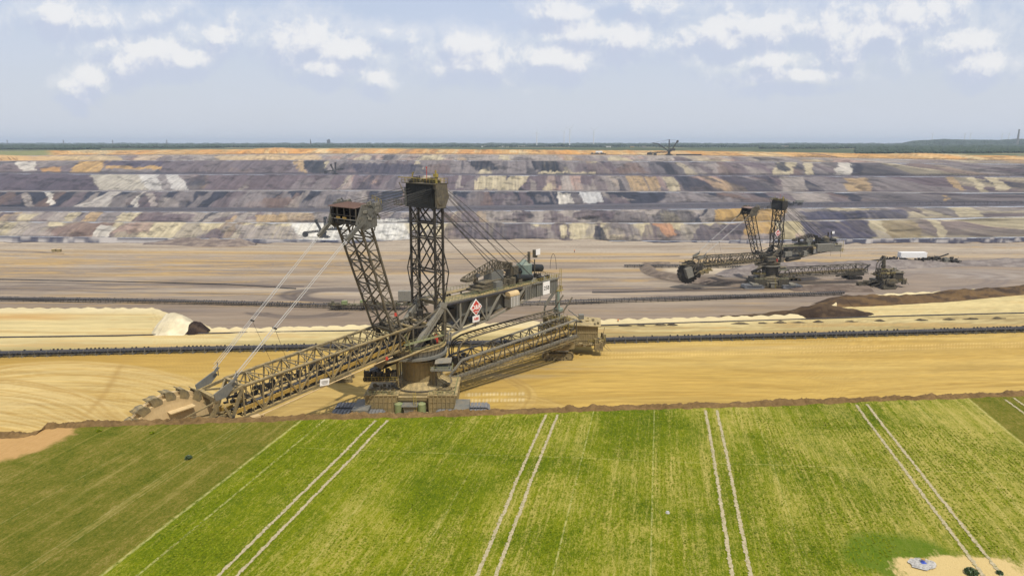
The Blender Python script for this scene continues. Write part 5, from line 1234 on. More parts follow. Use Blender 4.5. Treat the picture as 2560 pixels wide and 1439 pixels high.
# ---- the discharge bridge and loading unit of the near excavator
def discharge_bridge(name, label, O, ang, L, base, s=1.0, cover=True):
    """thing: truss bridge; local x runs away from the machine"""
    rt_ = empty(name, O, R(ang)); tag(rt_, label, 'conveyor bridge')
    w0, w1, t0_, t1_ = base
    cc = {}
    for s_ in (-1, 1):
        cc[s_, 'b'] = lerpf((9, 3.1 * s_, w0), (L, 3.1 * s_, w1)); cc[s_, 't'] = lerpf((15, 3.1 * s_, t0_), (L, 3.1 * s_, t1_))
    m_ = MB()
    for s_ in (-1, 1):
        m_.beam(cc[s_, 'b'](0), cc[s_, 'b'](1), .5, .6); m_.beam(cc[s_, 't'](0), cc[s_, 't'](1), .5, .55); m_.beam(cc[s_, 'b'](0), cc[s_, 't'](0), .5)
    bo = m_.build('bridge_chords', 'steel_light', rt_)
    n = 12
    for s_ in (-1, 1):
        fb = lambda t, s_=s_: Vector(cc[s_, 'b'](.12 + .88 * t))
        zigzag(bo, cc[s_, 't'], fb, n, .28, 'steel')
    for q in 'tb':
        for i in range(n + 1): member('cross_strut', cc[-1, q](i / n), cc[1, q](i / n), .24, 'steel', bo)
        for i in range(n): member('brace', cc[-1, q](i / n), cc[1, q]((i + 1) / n), .18, 'steel', bo)
    a, b_ = Vector((9, 0, w0 + 1.0)), Vector((L, 0, w1 + 1.0))
    MB().beam(a, b_, 2.6, .3).build('bridge_belt', 'belt_load', rt_)
    for s_ in (-2.7, 2.0): MB().beam(a + Vector((0, s_, .5)), b_ + Vector((0, s_, .5)), .2, .8).build('belt_guard', 'yellow_paint', rt_)
    k = MB(); k.beam(a + Vector((0, -4.2, -1.2)), b_ + Vector((0, -4.2, -1.2)), .9, .1); k.rail([tuple(a + Vector((0, -4.8, -1.1))), tuple(b_ + Vector((0, -4.8, -1.1)))], 1.1, 1.3, .08); k.rail([tuple(a + Vector((0, -3.4, 0))), tuple(b_ + Vector((0, -3.4, 0)))], 1.1, 1.6, .08)
    k.build('bridge_walkway', 'steel', rt_)
    k = MB(); k.beam(a + Vector((0, -4.4, -1.9)), b_ + Vector((0, -4.4, -1.9)), .4, .4); k.rail([tuple(a + Vector((0, -4.8, -3.1))), tuple(b_ + Vector((0, -4.8, -3.1)))], 1.2, 2.2, .08); k.build('cable_tray', 'steel_dusty', rt_)
    k = MB()
    for i in range(44): p = a.lerp(b_, (i + .5) / 44); k.box(p + Vector((0, 0, -.5)), (.2, 4.6, .3)); k.box(p + Vector((0, random.choice((-2.3, 2.3)), .6)), (random.uniform(.3, 1), .5, random.uniform(.4, 1.2)))
    k.build('idler_frames', 'steel_dark', rt_)
    if cover:
        cv = MB(); pts = [(14.5, 0, 9.5), (14.0, 0, 13.0), (15.8, 0, 15.6), (19, 0, 16.6), (24, 0, 17.0), (40, 0, 17.6), (L - 6, 0, 18.0), (L - 1.5, 0, 22.4)]
        for s_ in (-2.2, 2.2): cv.path([(p[0], s_, p[2]) for p in pts], .5, .6, 6)
        for p in np.linspace(0, 1, 26):
            u_ = 19 + (L - 26) * p; z_ = 16.6 + 1.4 * p; cv.beam((u_, -2.2, z_), (u_, 2.2, z_), .18); 
            if int(p * 25) % 2 == 0: cv.beam((u_, -2.2, z_), (u_ + 1.6, 2.2, z_ + .1), .14)
        cv.build('cover_arch', 'steel', rt_)
        w_ = MB()
        for r_ in (3.0, 2.4):
            w_.path([(17.5 - r_ * 1.0 * math.cos(t), -1.5, 12.4 + r_ * math.sin(t) * 1.1) for t in np.linspace(-.3, 2.2, 12)], .35, .35, 6); w_.path([(17.5 - r_ * 1.0 * math.cos(t), 1.5, 12.4 + r_ * math.sin(t) * 1.1) for t in np.linspace(-.3, 2.2, 12)], .35, .35, 6)
        clutter(w_, 12, 20, -2.4, 2.4, 9, 40, 61, 1.2, 2.2); w_.build('transfer_hoop', 'steel_dark', rt_)
    return rt_
B1 = discharge_bridge('conveyor_bridge', 'long lattice conveyor bridge running back from the near excavator to its loading unit', M1.location, 42.0, 66, (5.6, 8.6, 10.6, 14.2))
def loading_unit(name, label, O, rz, big=True):
    rt_ = empty(name, O, rz); tag(rt_, label, 'loading unit')
    crawler(rt_, (-3.2, -8.6, 0), 11, 3.2, 3.2, 0, 'steel_dusty', shoes=True); crawler(rt_, (-13, 6, 0), 11, 3.2, 3.0, 0, 'steel_dusty', shoes=True); crawler(rt_, (-3.2, 8, 0), 11, 3.2, 3.2, 0, 'steel_dusty', shoes=False)
    b_ = MB(); b_.box((-3, 0, 4.4), (8, 18, 1.6)); b_.beam((-3, 0, 4), (-14, 6, 3.4), 2, 1.4); b_.box((-2, -6.6, 5.4), (9, 4, 2.6)); b_.plate([(-7, -9.2, 6.8), (2.6, -9.4, 6.8), (2.6, -9.4, 4.4), (-5.5, -9.2, 3.4)], (0, 1.2, 0)); bo = b_.build('undercarriage', 'sheet_tan', rt_)
    for k in range(5): member('step', (-5 + k * .1, -10.0 - .1 * k, 4.0 + k * .8), (.5, -10.0 - .1 * k, 4.0 + k * .8), .4, 'dust_plate', bo)
    member('bumper', (-4, -10.6, 3.7), (.4, -10.6, 3.7), .3, 'steel_light', bo)
    b_ = MB(); b_.box((7.2, .5, 7.4), (8.5, 7.5, 6.8)); b_.box((6, 1, 3.6), (7, 5, 2)); bx_ = b_.build('hopper_box', 'sheet_tan', rt_)
    MB().plate([(.6, -4.4, 11.4), (12.4, -4.2, 10.8), (13.4, 4.8, 11.6), (1.0, 5.4, 12.4)], (0, 0, .3)).build('hopper_roof', 'sheet_tan', bx_)
    for x in np.arange(3.2, 11.6, .82): member('stiffener', (x, -3.4, 4.2), (x, -3.4, 10.7), .22, 'sheet_tan', bx_)
    for z_ in (5.6, 8.2): member('stringer', (3, -3.36, z_), (11.4, -3.36, z_), .2, 'sheet_tan', bx_)
    b_ = MB(); b_.box((-2.6, 0, 7), (6, 8, 3.2)); b_.cyl((-3.4, 0, 8.6), (-3.4, 0, 11.4), 3.4, 20); b_.build('slewing_platform', 'steel_dusty', rt_)
    b_ = MB(); clutter(b_, 2, 13, -5.4, -3.4, 3.8, 40, 171, 1.4, 2.6); clutter(b_, 11, 14.5, -4, 4, 3, 24, 172, 1.4, 5); clutter(b_, 2, 12, -3.6, 4.6, 11.4, 16, 173, 1.2, 1.0); b_.build('hopper_equipment', 'steel_dusty', rt_)['kind'] = 'stuff'
    b_ = MB(); b_.box((-3, -9.6, 6), (7.5, 1.6, 3.4)); b_.box((-3, -10.6, 5.2), (5.4, .8, 1.2)); b_.box((-7, -8, 5.2), (2, 2, 3)); b_.beam((-9, -6, 4), (-14, -3, 1), .5); b_.beam((-9, -3, 6), (-15, 0, 2.4), .5); b_.build('outrigger_frame', 'steel_dusty', rt_)
    b_ = MB(); clutter(b_, -9, 3, -6, 5, 8.6, 90, 71, 1.7, 3.2); clutter(b_, -8, 1, -5, 4, 12, 50, 72, 1.4, 2.4); b_.build('loader_machinery', 'steel_dusty', rt_)
    b_ = MB(); clutter(b_, -8, 2, -5, 4, 10, 40, 75, 1.2, 3.0); b_.build('loader_gearbox', 'yellow_paint', rt_)
    b_ = MB(); b_.rail([(-9, -6.2, 11), (3, -6.2, 11), (3, 5, 11)], 1.1, 1, .1); b_.rail([(-9, -6.2, 14), (1, -6.2, 14)], 1.1, 1, .1); b_.rail([(8, -4.4, 5), (14, -4.6, 5), (14.4, 4, 5)], 1.1, 1, .1); b_.rail([(-9, -5.6, 8.6), (-9, 5, 8.6)], 1.1, 1, .1); b_.build('handrail', 'rail_yellow', rt_)
    b_ = MB(); 
    for s_ in (-1.6, 1.6): b_.beam((-7.5, s_, 17.4), (-3.6, s_, 23.4), .5, .5); b_.beam((-3.6, s_, 23.4), (-2.4, s_, 11), .5, .5); b_.beam((-7.5, s_, 17.4), (-8, s_, 10), .4)
    b_.beam((-3.6, -1.6, 23.4), (-3.6, 1.6, 23.4), .4); b_.build('pylon', 'steel_light', rt_)
    b_ = MB().cyl((-2.6, .6, 12), (-3.0, .4, 23.0), .8, 14); b_.cyl((-2.6, .6, 15), (-2.6, .6, 16.4), 1.8, 16); b_.build('hydraulic_post', 'dome_green', rt_)
    b_ = MB(); b_.cyl((-3.8, -5, 10.8), (-1.8, -5, 10.8), 1.1, 14); b_.build('belt_pulley', 'dust_plate', rt_)
    b_ = MB(); b_.beam((1, 0, 16), (5.4, -.5, 12.6), .3); b_.box((5.6, -1.2, 13.8), (1.8, 2, 1.6)); b_.build('control_box', 'sheet_grey', rt_)
    b_ = MB(); b_.beam((12, -4.6, 5), (15.4, -5.2, 2.2), .16); b_.beam((13, -4.6, 6), (16.4, -4.6, 1.6), .12); b_.box((11.8, -4.4, 3.6), (3, 2, 2.4)); b_.build('sweeper_arm', 'steel_dusty', rt_)
    return rt_
LU = PZ(1412, 880, ZB1)
loading_unit('loading_unit', 'dusty tan loading unit on crawlers at the end of the near conveyor bridge', LU, 0)
B2 = discharge_bridge('conveyor_bridge', 'dark lattice conveyor bridge reaching right from the far excavator on the brown bench', M2.location, 7.0, 80, (6.5, 9.0, 12.5, 14.5), cover=False)
L2 = loading_unit('loading_unit', 'dark cluttered loading unit beside the brown soil heap at the end of the far bridge', PZ(2212, 716, ZB2), R(8)); darken(L2); darken(B2)
# slewing carrier under the far bridge
o = empty('bridge_carrier', PZ(2130, 696, ZB2), R(5)); tag(o, 'dark crawler carrier under the middle of the far conveyor bridge', 'crawler carrier')
crawler(o, (0, -4, 0), 11, 3, 2.6, 0, 'steel_dark', shoes=False); crawler(o, (0, 5, 0), 11, 3, 2.6, 0, 'steel_dark', shoes=False)
b_ = MB(); b_.box((2, 0, 4), (12, 6, 2.2)); b_.beam((-2, 0, 5), (-14, -1, 2.6), 2, 1.2); b_.beam((4, -2, 5), (14, 0, 11), .8); b_.beam((4, 2, 5), (2, 0, 12), .8); clutter(b_, -3, 8, -3, 3, 5, 30, 81, 2, 4); b_.build('carrier_frame', 'steel_dark', o)
b_ = MB().cyl((-1, -2, 7), (2, -2, 7), 1.6, 14).build('pale_tank', 'steel_light', o)
# small tracked carrier half hidden behind the near boom
o = empty('tracked_carrier', PZ(862, 950, ZB1), R(4)); tag(o, 'small dusty tracked carrier on the sand behind the wheel boom', 'tracked carrier')
crawler(o, (0, -2.0, 0), 5.4, 1.0, 1.3, 0, 'steel_dusty', shoes=False); crawler(o, (0, 2.0, 0), 5.4, 1.0, 1.3, 0, 'steel_dusty', shoes=False)
b_ = MB(); b_.box((0, 0, 1.3), (4.4, 3.2, .6)); b_.plate([(-2.2, 0, 1.6), (2.2, 0, 1.6), (1.6, 0, 2.6), (-1.2, 0, 2.2)], (0, 2.6, 0)); b_.cyl((1, -1, 2.4), (1, 1, 2.4), .7, 14); b_.beam((-1.5, -1.2, 1.6), (-1.5, -1.2, 3), .15); b_.build('carrier_body', 'steel_dusty', o)
# ================================================================ HEAPS, BANKS
def nz3(x, y, s_=0): return float(fbm(np.array([x]), np.array([y]), 3, s_)[0])
def ridge(name, label, pix, zlev, heights, width, col, col2, cat='soil heap', group=None, kind=None, seed=0, n=90, m=16, round_=1.0):
    P = np.array([PZ(a, b_, zlev) for a, b_ in pix]); t = np.linspace(0, 1, len(P)); tt_ = np.linspace(0, 1, n)
    X = np.interp(tt_, t, P[:, 0]); Y = np.interp(tt_, t, P[:, 1]); Hh_ = np.interp(tt_, t, heights)
    for _ in range(2):
        X[1:-1] = (X[:-2] + X[1:-1] * 2 + X[2:]) / 4; Y[1:-1] = (Y[:-2] + Y[1:-1] * 2 + Y[2:]) / 4
    tx = np.gradient(X); ty = np.gradient(Y); L = np.hypot(tx, ty); nx_, ny_ = -ty / L, tx / L
    v = np.linspace(-1, 1, m)[:, None]
    W_ = width * (.45 + .55 * (Hh_ / max(heights)))
    XX_ = X[None] + nx_[None] * v * W_[None]; YY_ = Y[None] + ny_[None] * v * W_[None]
    prof = (1 - np.abs(v) ** 1.25) ** round_
    nn = fbm(XX_ / 3.5, YY_ / 3.5, 4, 800 + seed); n2_ = fbm(XX_ / 12, YY_ / 12, 3, 810 + seed)
    ZZ_ = zlev - .6 + (Hh_[None] + .6) * prof * (.7 + .6 * n2_) + (nn - .5) * 1.3 * prof
    a = sstep(.42, .6, fbm(XX_ / 9, YY_ / 2, 4, 820 + seed))[..., None]
    C = np.array(lin(col)) * (1 - a) + np.array(lin(col2)) * a; C = C * (.75 + .5 * nn)[..., None]
    o = grid_mesh(name, XX_, YY_, ZZ_, C, soil_mat if width < 9 else far_mat, kind=kind)
    c_ = Vector((float(X.mean()), float(Y.mean()), zlev)); o.data.transform(Matrix.Translation(-c_)); o.location = c_
    if not kind: tag(o, label, cat, group)
    return o
ridge('soil_heap', 'dark brown heap with a steep shaded side beside the pale sand terrace', [(1800, 791), (1900, 790), (1980, 789), (2040, 787), (2090, 786), (2150, 785), (2180, 784)], ZB1, [.3, 1.0, 2.6, 5.2, 3.4, 1.4, .3], 8, (66, 54, 44), (92, 76, 58), seed=1)
ridge('soil_bank', 'long dark brown and ochre bank behind the pale sand at the right', [(2050, 764), (2100, 757), (2200, 754), (2330, 747), (2450, 735), (2580, 724), (2800, 718)], ZB1, [1, 3.6, 3.2, 3.0, 3.4, 3.2, 3], 9.5, (76, 62, 48), (108, 86, 58), seed=2, n=140)
ridge('soil_bank', 'low brown bank on the brown bench in front of the far loading unit', [(1975, 724), (2030, 722), (2100, 721), (2170, 722)], ZB2, [.6, 2.5, 3, 2.5], 14, (104, 90, 78), (120, 106, 92), seed=3)
ridge('sand_cone', 'pale cone of dumped sand where the upper terrace drops', [(398, 822), (418, 822), (438, 823), (466, 826), (488, 828)], ZB1, [3.0, 6.5, 7.2, 4.2, 2.6], 11, (222, 208, 172), (206, 192, 156), cat='sand heap', seed=4, n=50)
ridge('soil_heap', 'small almost black heap right of the pale sand cone', [(468, 829), (486, 829), (502, 829), (524, 830)], ZB1, [2.4, 4.6, 4.2, 1.0], 5.5, (58, 48, 44), (86, 72, 60), seed=5, n=40)
ridge('cut_rim', 'curved grey rim of the cut around the far bucket wheel', [(1672, 657), (1640, 659), (1620, 664), (1618, 674), (1645, 688), (1700, 699), (1780, 708), (1870, 714), (1930, 717)], ZB2, [1, 2, 2.6, 3, 3, 2.6, 2.2, 1.6, .6], 8, (134, 120, 104), (116, 104, 94), cat='soil bank', seed=6, n=140)
ridge('soil_bank', 'grey bank running behind the far conveyor bridge', [(1800, 690), (1850, 680), (1960, 672), (2150, 668), (2250, 664), (2400, 660), (2560, 660), (2800, 655)], ZB2, [.6, 5, 6, 5.5, 6, 3, 6, 5], 18, (138, 128, 118), (120, 110, 102), seed=7, n=160)
ridge('soil_bank', 'low pale grey bank along the far left end of the pit edge', [(360, 610), (440, 609), (520, 612), (600, 612), (640, 612)], ZB2, [1, 6, 7, 8, 1], 14, (140, 126, 112), (116, 104, 96), seed=8)
CLAB = ['dark earth clump nearest the banded stake beside the hose', 'second dark earth clump right of the banded stake', 'third dark earth clump right of the banded stake', 'fourth small dark earth clump right of the banded stake', 'wide earth clump below the left tip of the dark heap', 'small earth clump just right of the wide one below the heap tip', 'earth clump below the left flank of the dark heap', 'earth clump straight below the dark heap crest', 'small earth clump below the right flank of the dark heap', 'earth clump where the dark heap ends and pale sand starts', 'first earth clump below the open pale sand', 'second earth clump below the open pale sand', 'small third earth clump below the open pale sand', 'second last earth clump towards the right edge', 'last wide earth clump nearest the right edge']
for k, (a, w) in enumerate([(1560, 5), (1608, 4), (1650, 4.5), (1682, 3.5), (1850, 6), (1910, 3.5), (1950, 4), (1996, 5), (2045, 3.5), (2130, 5), (2200, 4), (2300, 5), (2372, 4), (2425, 5), (2490, 6)]):
    y_ = np.interp(a, [1500, 2560], [816, 795])
    ridge('soil_clump', CLAB[k], [(a - w * 4, y_), (a, y_), (a + w * 4, y_)], ZB1, [.1, .8, .1], 1.6, (82, 74, 60), (104, 94, 74), cat='earth clump', group='dark earth clumps along the hose', seed=20 + k, n=16, m=8)

# ================================================================ CONVEYORS
def conveyor(name, label, pts, pitch, h=1.9, w=2.2, rail_mat='steel_light', belt='belt_rubber', posts=True, group=None, z_off=0.0):
    P = [Vector(p) for p in pts]; base = P[len(P) // 2].copy()
    rt_ = empty(name, base); tag(rt_, label, 'belt conveyor', group)
    Q = [p - base for p in P]; up = Vector((0, 0, 1))
    def off(d_, z_): return [q + Vector((0, d_, z_ + z_off)) for q in Q]
    MB().path(off(0, h), w * .8, .22).path(off(0, h * .45), w * .8, .12).build('belt', belt, rt_)
    for s_ in (-1, 1): MB().path(off(s_ * w * .5, h * .88), .14, .32).build('side_rail', 'blue_steel', rt_)
    tr = MB(); 
    for s_ in (-1, 1): tr.beam((0, s_ * w * .55, -.3), (0, s_ * w * .5, h + .35), .16, .16)
    tr.beam((0, -w * .55, h * .6), (0, w * .55, h * .6), .14); tr.box((0, 0, .05), (.5, w * 1.3, .25)); tr.beam((-.9, -w * .52, 0), (0, -w * .5, h * .7), .12)
    tm_ = tr.mesh('trestle', rail_mat); cum = [0]
    for a, b_ in zip(Q[:-1], Q[1:]): cum.append(cum[-1] + (b_ - a).length)
    n = min(290, int(cum[-1] / pitch))
    for i in range(n):
        s__ = cum[-1] * (i + .5) / n
        j = max(k for k in range(len(cum)) if cum[k] <= s__); j = min(j, len(Q) - 2)
        p = Q[j].lerp(Q[j + 1], (s__ - cum[j]) / (cum[j + 1] - cum[j]))
        if posts: instance('trestle', tm_, rt_, p + Vector((0, 0, z_off)))
    it = MB(); rs_ = random.Random(2); m_ = int(cum[-1] / (pitch * .34))
    for i in range(m_):
        s__ = cum[-1] * (i + .5) / m_
        j = max(k for k in range(len(cum)) if cum[k] <= s__); j = min(j, len(Q) - 2)
        p = Q[j].lerp(Q[j + 1], (s__ - cum[j]) / (cum[j + 1] - cum[j]))
        it.box(p + Vector((0, -w * .3, h * .72 + z_off)), (.18, w * .9, .5))
        if rs_.random() < .5: it.box(p + Vector((0, w * .3, h + .3 + z_off)), (.5, .4, rs_.uniform(.2, .6)))
    it.build('idlers', 'steel_dark', rt_)['kind'] = 'stuff'
    return rt_
def pl(pix, zl, n=1): return [PZ(a, b_, zl) for a, b_ in pix]
conveyor('belt_conveyor', 'long black belt conveyor on trestles across the ochre sand behind the near excavator', pl([(-500, 896), (0, 892), (400, 882), (850, 873), (1480, 858), (2000, 845), (2560, 829), (2900, 820)], ZB1), 4.2)
conveyor('belt_conveyor', 'dark belt conveyor across the brown bench below the sand terrace', pl([(-500, 752), (0, 752), (300, 756), (600, 763), (850, 770), (1000, 770)], ZB2), 5.2, 2.6, 2.6, 'steel')
conveyor('belt_conveyor', 'dark belt conveyor on the brown bench running right towards the dark soil bank', pl([(1180, 768), (1420, 760), (1700, 751), (2000, 741), (2110, 737)], ZB2), 5.2, 2.6, 2.6, 'steel')
conveyor('belt_conveyor', 'thin dark conveyor line along the rear of the brown bench past the far bucket wheel', pl([(1560, 668), (1700, 668), (1850, 671), (2000, 667), (2200, 660), (2560, 657)], ZB2), 6, 2.2, 2.4, 'steel')
def hose(label, pix, zl, r, mat):
    o = MB().path([tuple(PZ(a, b_, zl) + np.array([0, 0, r])) for a, b_ in pix], r * 2, r * 2, 6).build('hose', mat); tag(o, label, 'hose')
hose('thin black hose lying on the pale sand behind the near conveyor', [(-300, 848), (0, 844), (300, 840), (620, 832), (850, 828), (1120, 822)], ZB1, .28, 'belt_rubber')
hose('thin black hose along the edge of the sand at the right', [(1480, 815), (1700, 808), (2000, 799), (2200, 792), (2560, 783), (2800, 778)], ZB1, .28, 'belt_rubber')
hose('long dark hose winding over the left of the brown bench', [(-300, 697), (0, 699), (200, 703), (400, 707), (560, 711), (740, 722)], ZB2, .4, 'belt_rubber')
hose('thin dark cable lying on the right of the brown bench', [(1480, 731), (1600, 729), (1750, 724), (1900, 720), (2050, 716)], ZB2, .35, 'belt_rubber')
def far_conv(i, back, label, h=5, w=7, x0=-400, x1=2960):
    pts = [bench_point(i, a, back) for a in np.linspace(x0, x1, 30)]
    conveyor('belt_conveyor', label, pts, 26, h, w, 'steel_dark', 'belt_rubber', z_off=.5)
far_conv(0, .5, 'thin dark conveyor at the foot of the topmost orange slope', 3, 6, 150)
far_conv(2, .45, 'dark conveyor along the third dump terrace')
far_conv(4, .62, 'dark conveyor with teeth-like trestles along the broad middle dump terrace', 6, 8)

# ================================================================ STATIONS, VEHICLES
def box_house(parent, c, d, mat='white_paint', name='container'):
    o = MB().box(c, d).build(name, mat, parent); 
    for k in range(int(d[0] / 1.4)): member('panel_rib', (c[0] - d[0] / 2 + .7 + k * 1.4, c[1] - d[1] / 2 - .04, c[2] - d[2] / 2 + .1), (c[0] - d[0] / 2 + .7 + k * 1.4, c[1] - d[1] / 2 - .04, c[2] + d[2] / 2 - .1), .1, mat, o)
    return o
st = empty('drive_station', PZ(940, 774, ZB2)); tag(st, 'conveyor drive station behind the two masts with pale house and green containers', 'drive station')
b_ = MB(); b_.box((0, 0, 3.2), (60, 3.4, .6)); b_.beam((-30, 0, 1.5), (34, 0, 7.0), 3, .6); clutter(b_, -30, 36, -2.5, 2.5, 3.4, 90, 91, 3.0, 2.6)
for k in range(16): b_.beam((-29 + k * 4, -1.6, 0), (-29 + k * 4, -1.6, 3.4), .3); b_.beam((-29 + k * 4, 1.6, 0), (-27 + k * 4, 1.6, 3.4), .3)
b_.build('station_frame', 'steel', st)
box_house(st, (-20, -.6, 5.0), (3.4, 2.6, 2.4), 'tank_green'); box_house(st, (-8, -.6, 5.4), (3.4, 2.6, 2.4), 'tank_green'); box_house(st, (19, 0, 9.4), (8, 4.0, 6.4), 'steel_light', 'pale_house')
MB().rail([(-28, -1.8, 3.4), (30, -1.8, 3.4)], 1.2, 2.4, .12).build('handrail', 'rail_green', st)
st = empty('drive_station', PZ(2300, 662, ZB2)); tag(st, 'long conveyor station with a white roofed house near the right edge', 'drive station')
b_ = MB(); b_.box((0, 0, 3.6), (70, 5, .8)); clutter(b_, -34, 34, -3, 3, 3.8, 120, 92, 4, 4)
for k in range(14): b_.beam((-33 + k * 5, -2.2, 0), (-33 + k * 5, -2.2, 4), .5); b_.beam((-33 + k * 5, 2.2, 0), (-30 + k * 5, 2.2, 4), .4)
b_.beam((-34, 0, 5), (-60, -2, 2), 2, 1); b_.beam((8, 0, 4), (24, 0, 10), 1, 1); b_.build('station_frame', 'steel_dark', st)
box_house(st, (-8, 0, 9.2), (23, 5.5, 4.6), 'white_paint', 'white_house'); box_house(st, (22, -1, 4.6), (4.5, 3.5, 3.2), 'steel_light', 'pale_tank')
bp_ = bench_point(4, 1985, .55)
st = empty('drive_station', bp_); tag(st, 'small conveyor station with pale box on the broad middle terrace right of the far tower', 'drive station')
b_ = MB(); b_.box((-4, 0, 5), (56, 7, 1.4)); b_.beam((-30, 0, 3), (-12, 0, 9), 3, 2); b_.box((-8, 0, 3), (14, 8, 4)); b_.box((16, 0, 3), (10, 8, 4)); clutter(b_, -30, 24, -4, 4, 5.5, 40, 93, 5, 5); b_.build('station_frame', 'steel_dark', st)
MB().box((14, 0, 11), (20, 7, 6)).build('pale_house', 'steel_light', st)
st = empty('drive_station', bench_point(0, 1495, .5)); tag(st, 'tiny conveyor station with pale roof below the green horizon strip', 'drive station')
b_ = MB(); b_.box((0, 0, 5), (70, 8, 2)); clutter(b_, -36, 36, -4, 4, 5.5, 50, 94, 8, 7); b_.build('station_frame', 'steel', st); MB().box((4, 0, 15), (30, 8, 7)).build('pale_house', 'white_paint', st)
st = empty('drive_station', bench_point(2, 1400, .3)); tag(st, 'tiny pale hut and machinery on the third terrace between two sand patches', 'drive station')
MB().box((0, 0, 3), (26, 6, 6)).build('pale_house', 'steel_light', st)
# pickup and grader under the far machine
v = empty('pickup_truck', PZ(1956, 699, ZB2), R(8)); tag(v, 'white pickup truck parked beside the crawlers of the far excavator', 'pickup truck')
b_ = MB(); b_.box((0, 0, .95), (5.4, 2, .7)); b_.box((.3, 0, 1.6), (2.2, 1.8, .75)); b_.box((-1.9, .9, 1.4), (1.6, .1, .3)); b_.box((-1.9, -.9, 1.4), (1.6, .1, .3)); b_.build('body', 'white_paint', v)
MB().box((.3, 0, 1.65), (2.26, 1.84, .42)).build('window_band', 'window_glass', v)
for x in (-1.7, 1.7):
    for y in (-.9, .9): MB().cyl((x, y - .14, .42), (x, y + .14, .42), .42, 14).build('wheel', 'black_paint', v)
v = empty('wheel_loader', PZ(1983, 700, ZB2), R(5)); tag(v, 'yellow wheel loader parked right of the white pickup truck', 'wheel loader')
b_ = MB(); b_.box((-1.4, 0, 1.7), (3.6, 2.2, 1.3)); b_.box((1.6, 0, 1.4), (2, 1.4, .9)); b_.beam((1.6, .7, 1.8), (4.2, .7, .8), .3); b_.beam((1.6, -.7, 1.8), (4.2, -.7, .8), .3); b_.build('body', 'yellow_paint', v)
MB().box((.1, 0, 2.9), (1.6, 1.6, 1.4)).build('cab', 'window_glass', v); MB().plate([(4.2, -1.4, .2), (5.3, -1.4, .2), (4.4, -1.4, 1.4)], (0, 2.8, 0)).build('shovel', 'yellow_paint', v)
for x in (-1.8, 1.8):
    for y in (-1.1, 1.1): MB().cyl((x, y - .3, .85), (x, y + .3, .85), .85, 14).build('wheel', 'black_paint', v)
for k, a in enumerate((136, 148)):
    v = empty('crate', PZ(a, 629, ZB2), .1); tag(v, ('left' if k == 0 else 'right') + ' one of two small ochre containers at the far left of the brown bench', 'container')
    MB().box((0, 0, 1.3), (3.6, 3, 2.6)).build('box', 'sheet_tan', v); MB().box((0, 0, 2.7), (3.8, 3.2, .2)).build('roof', 'dust_plate', v)
v = empty('marker_post', PZ(1436, 631, ZB2)); tag(v, 'lone small orange stake on the brown bench behind the hanging ropes', 'stake'); MB().beam((0, 0, 0), (0, 0, 2.2), .5).build('stake', 'steel_dark', v); MB().box((0, 0, 2.4), (1, .6, .6)).build('flag', 'cloth_orange', v)
v = empty('marker_post', PZ(1545, 808, ZB1)); tag(v, 'short orange banded stake beside the hose on the sand edge', 'stake'); MB().beam((0, 0, 0), (0, 0, 1.6), .3).build('stake', 'steel_dark', v); MB().box((0, 0, 1.5), (.5, .4, .5)).build('flag', 'cloth_orange', v)

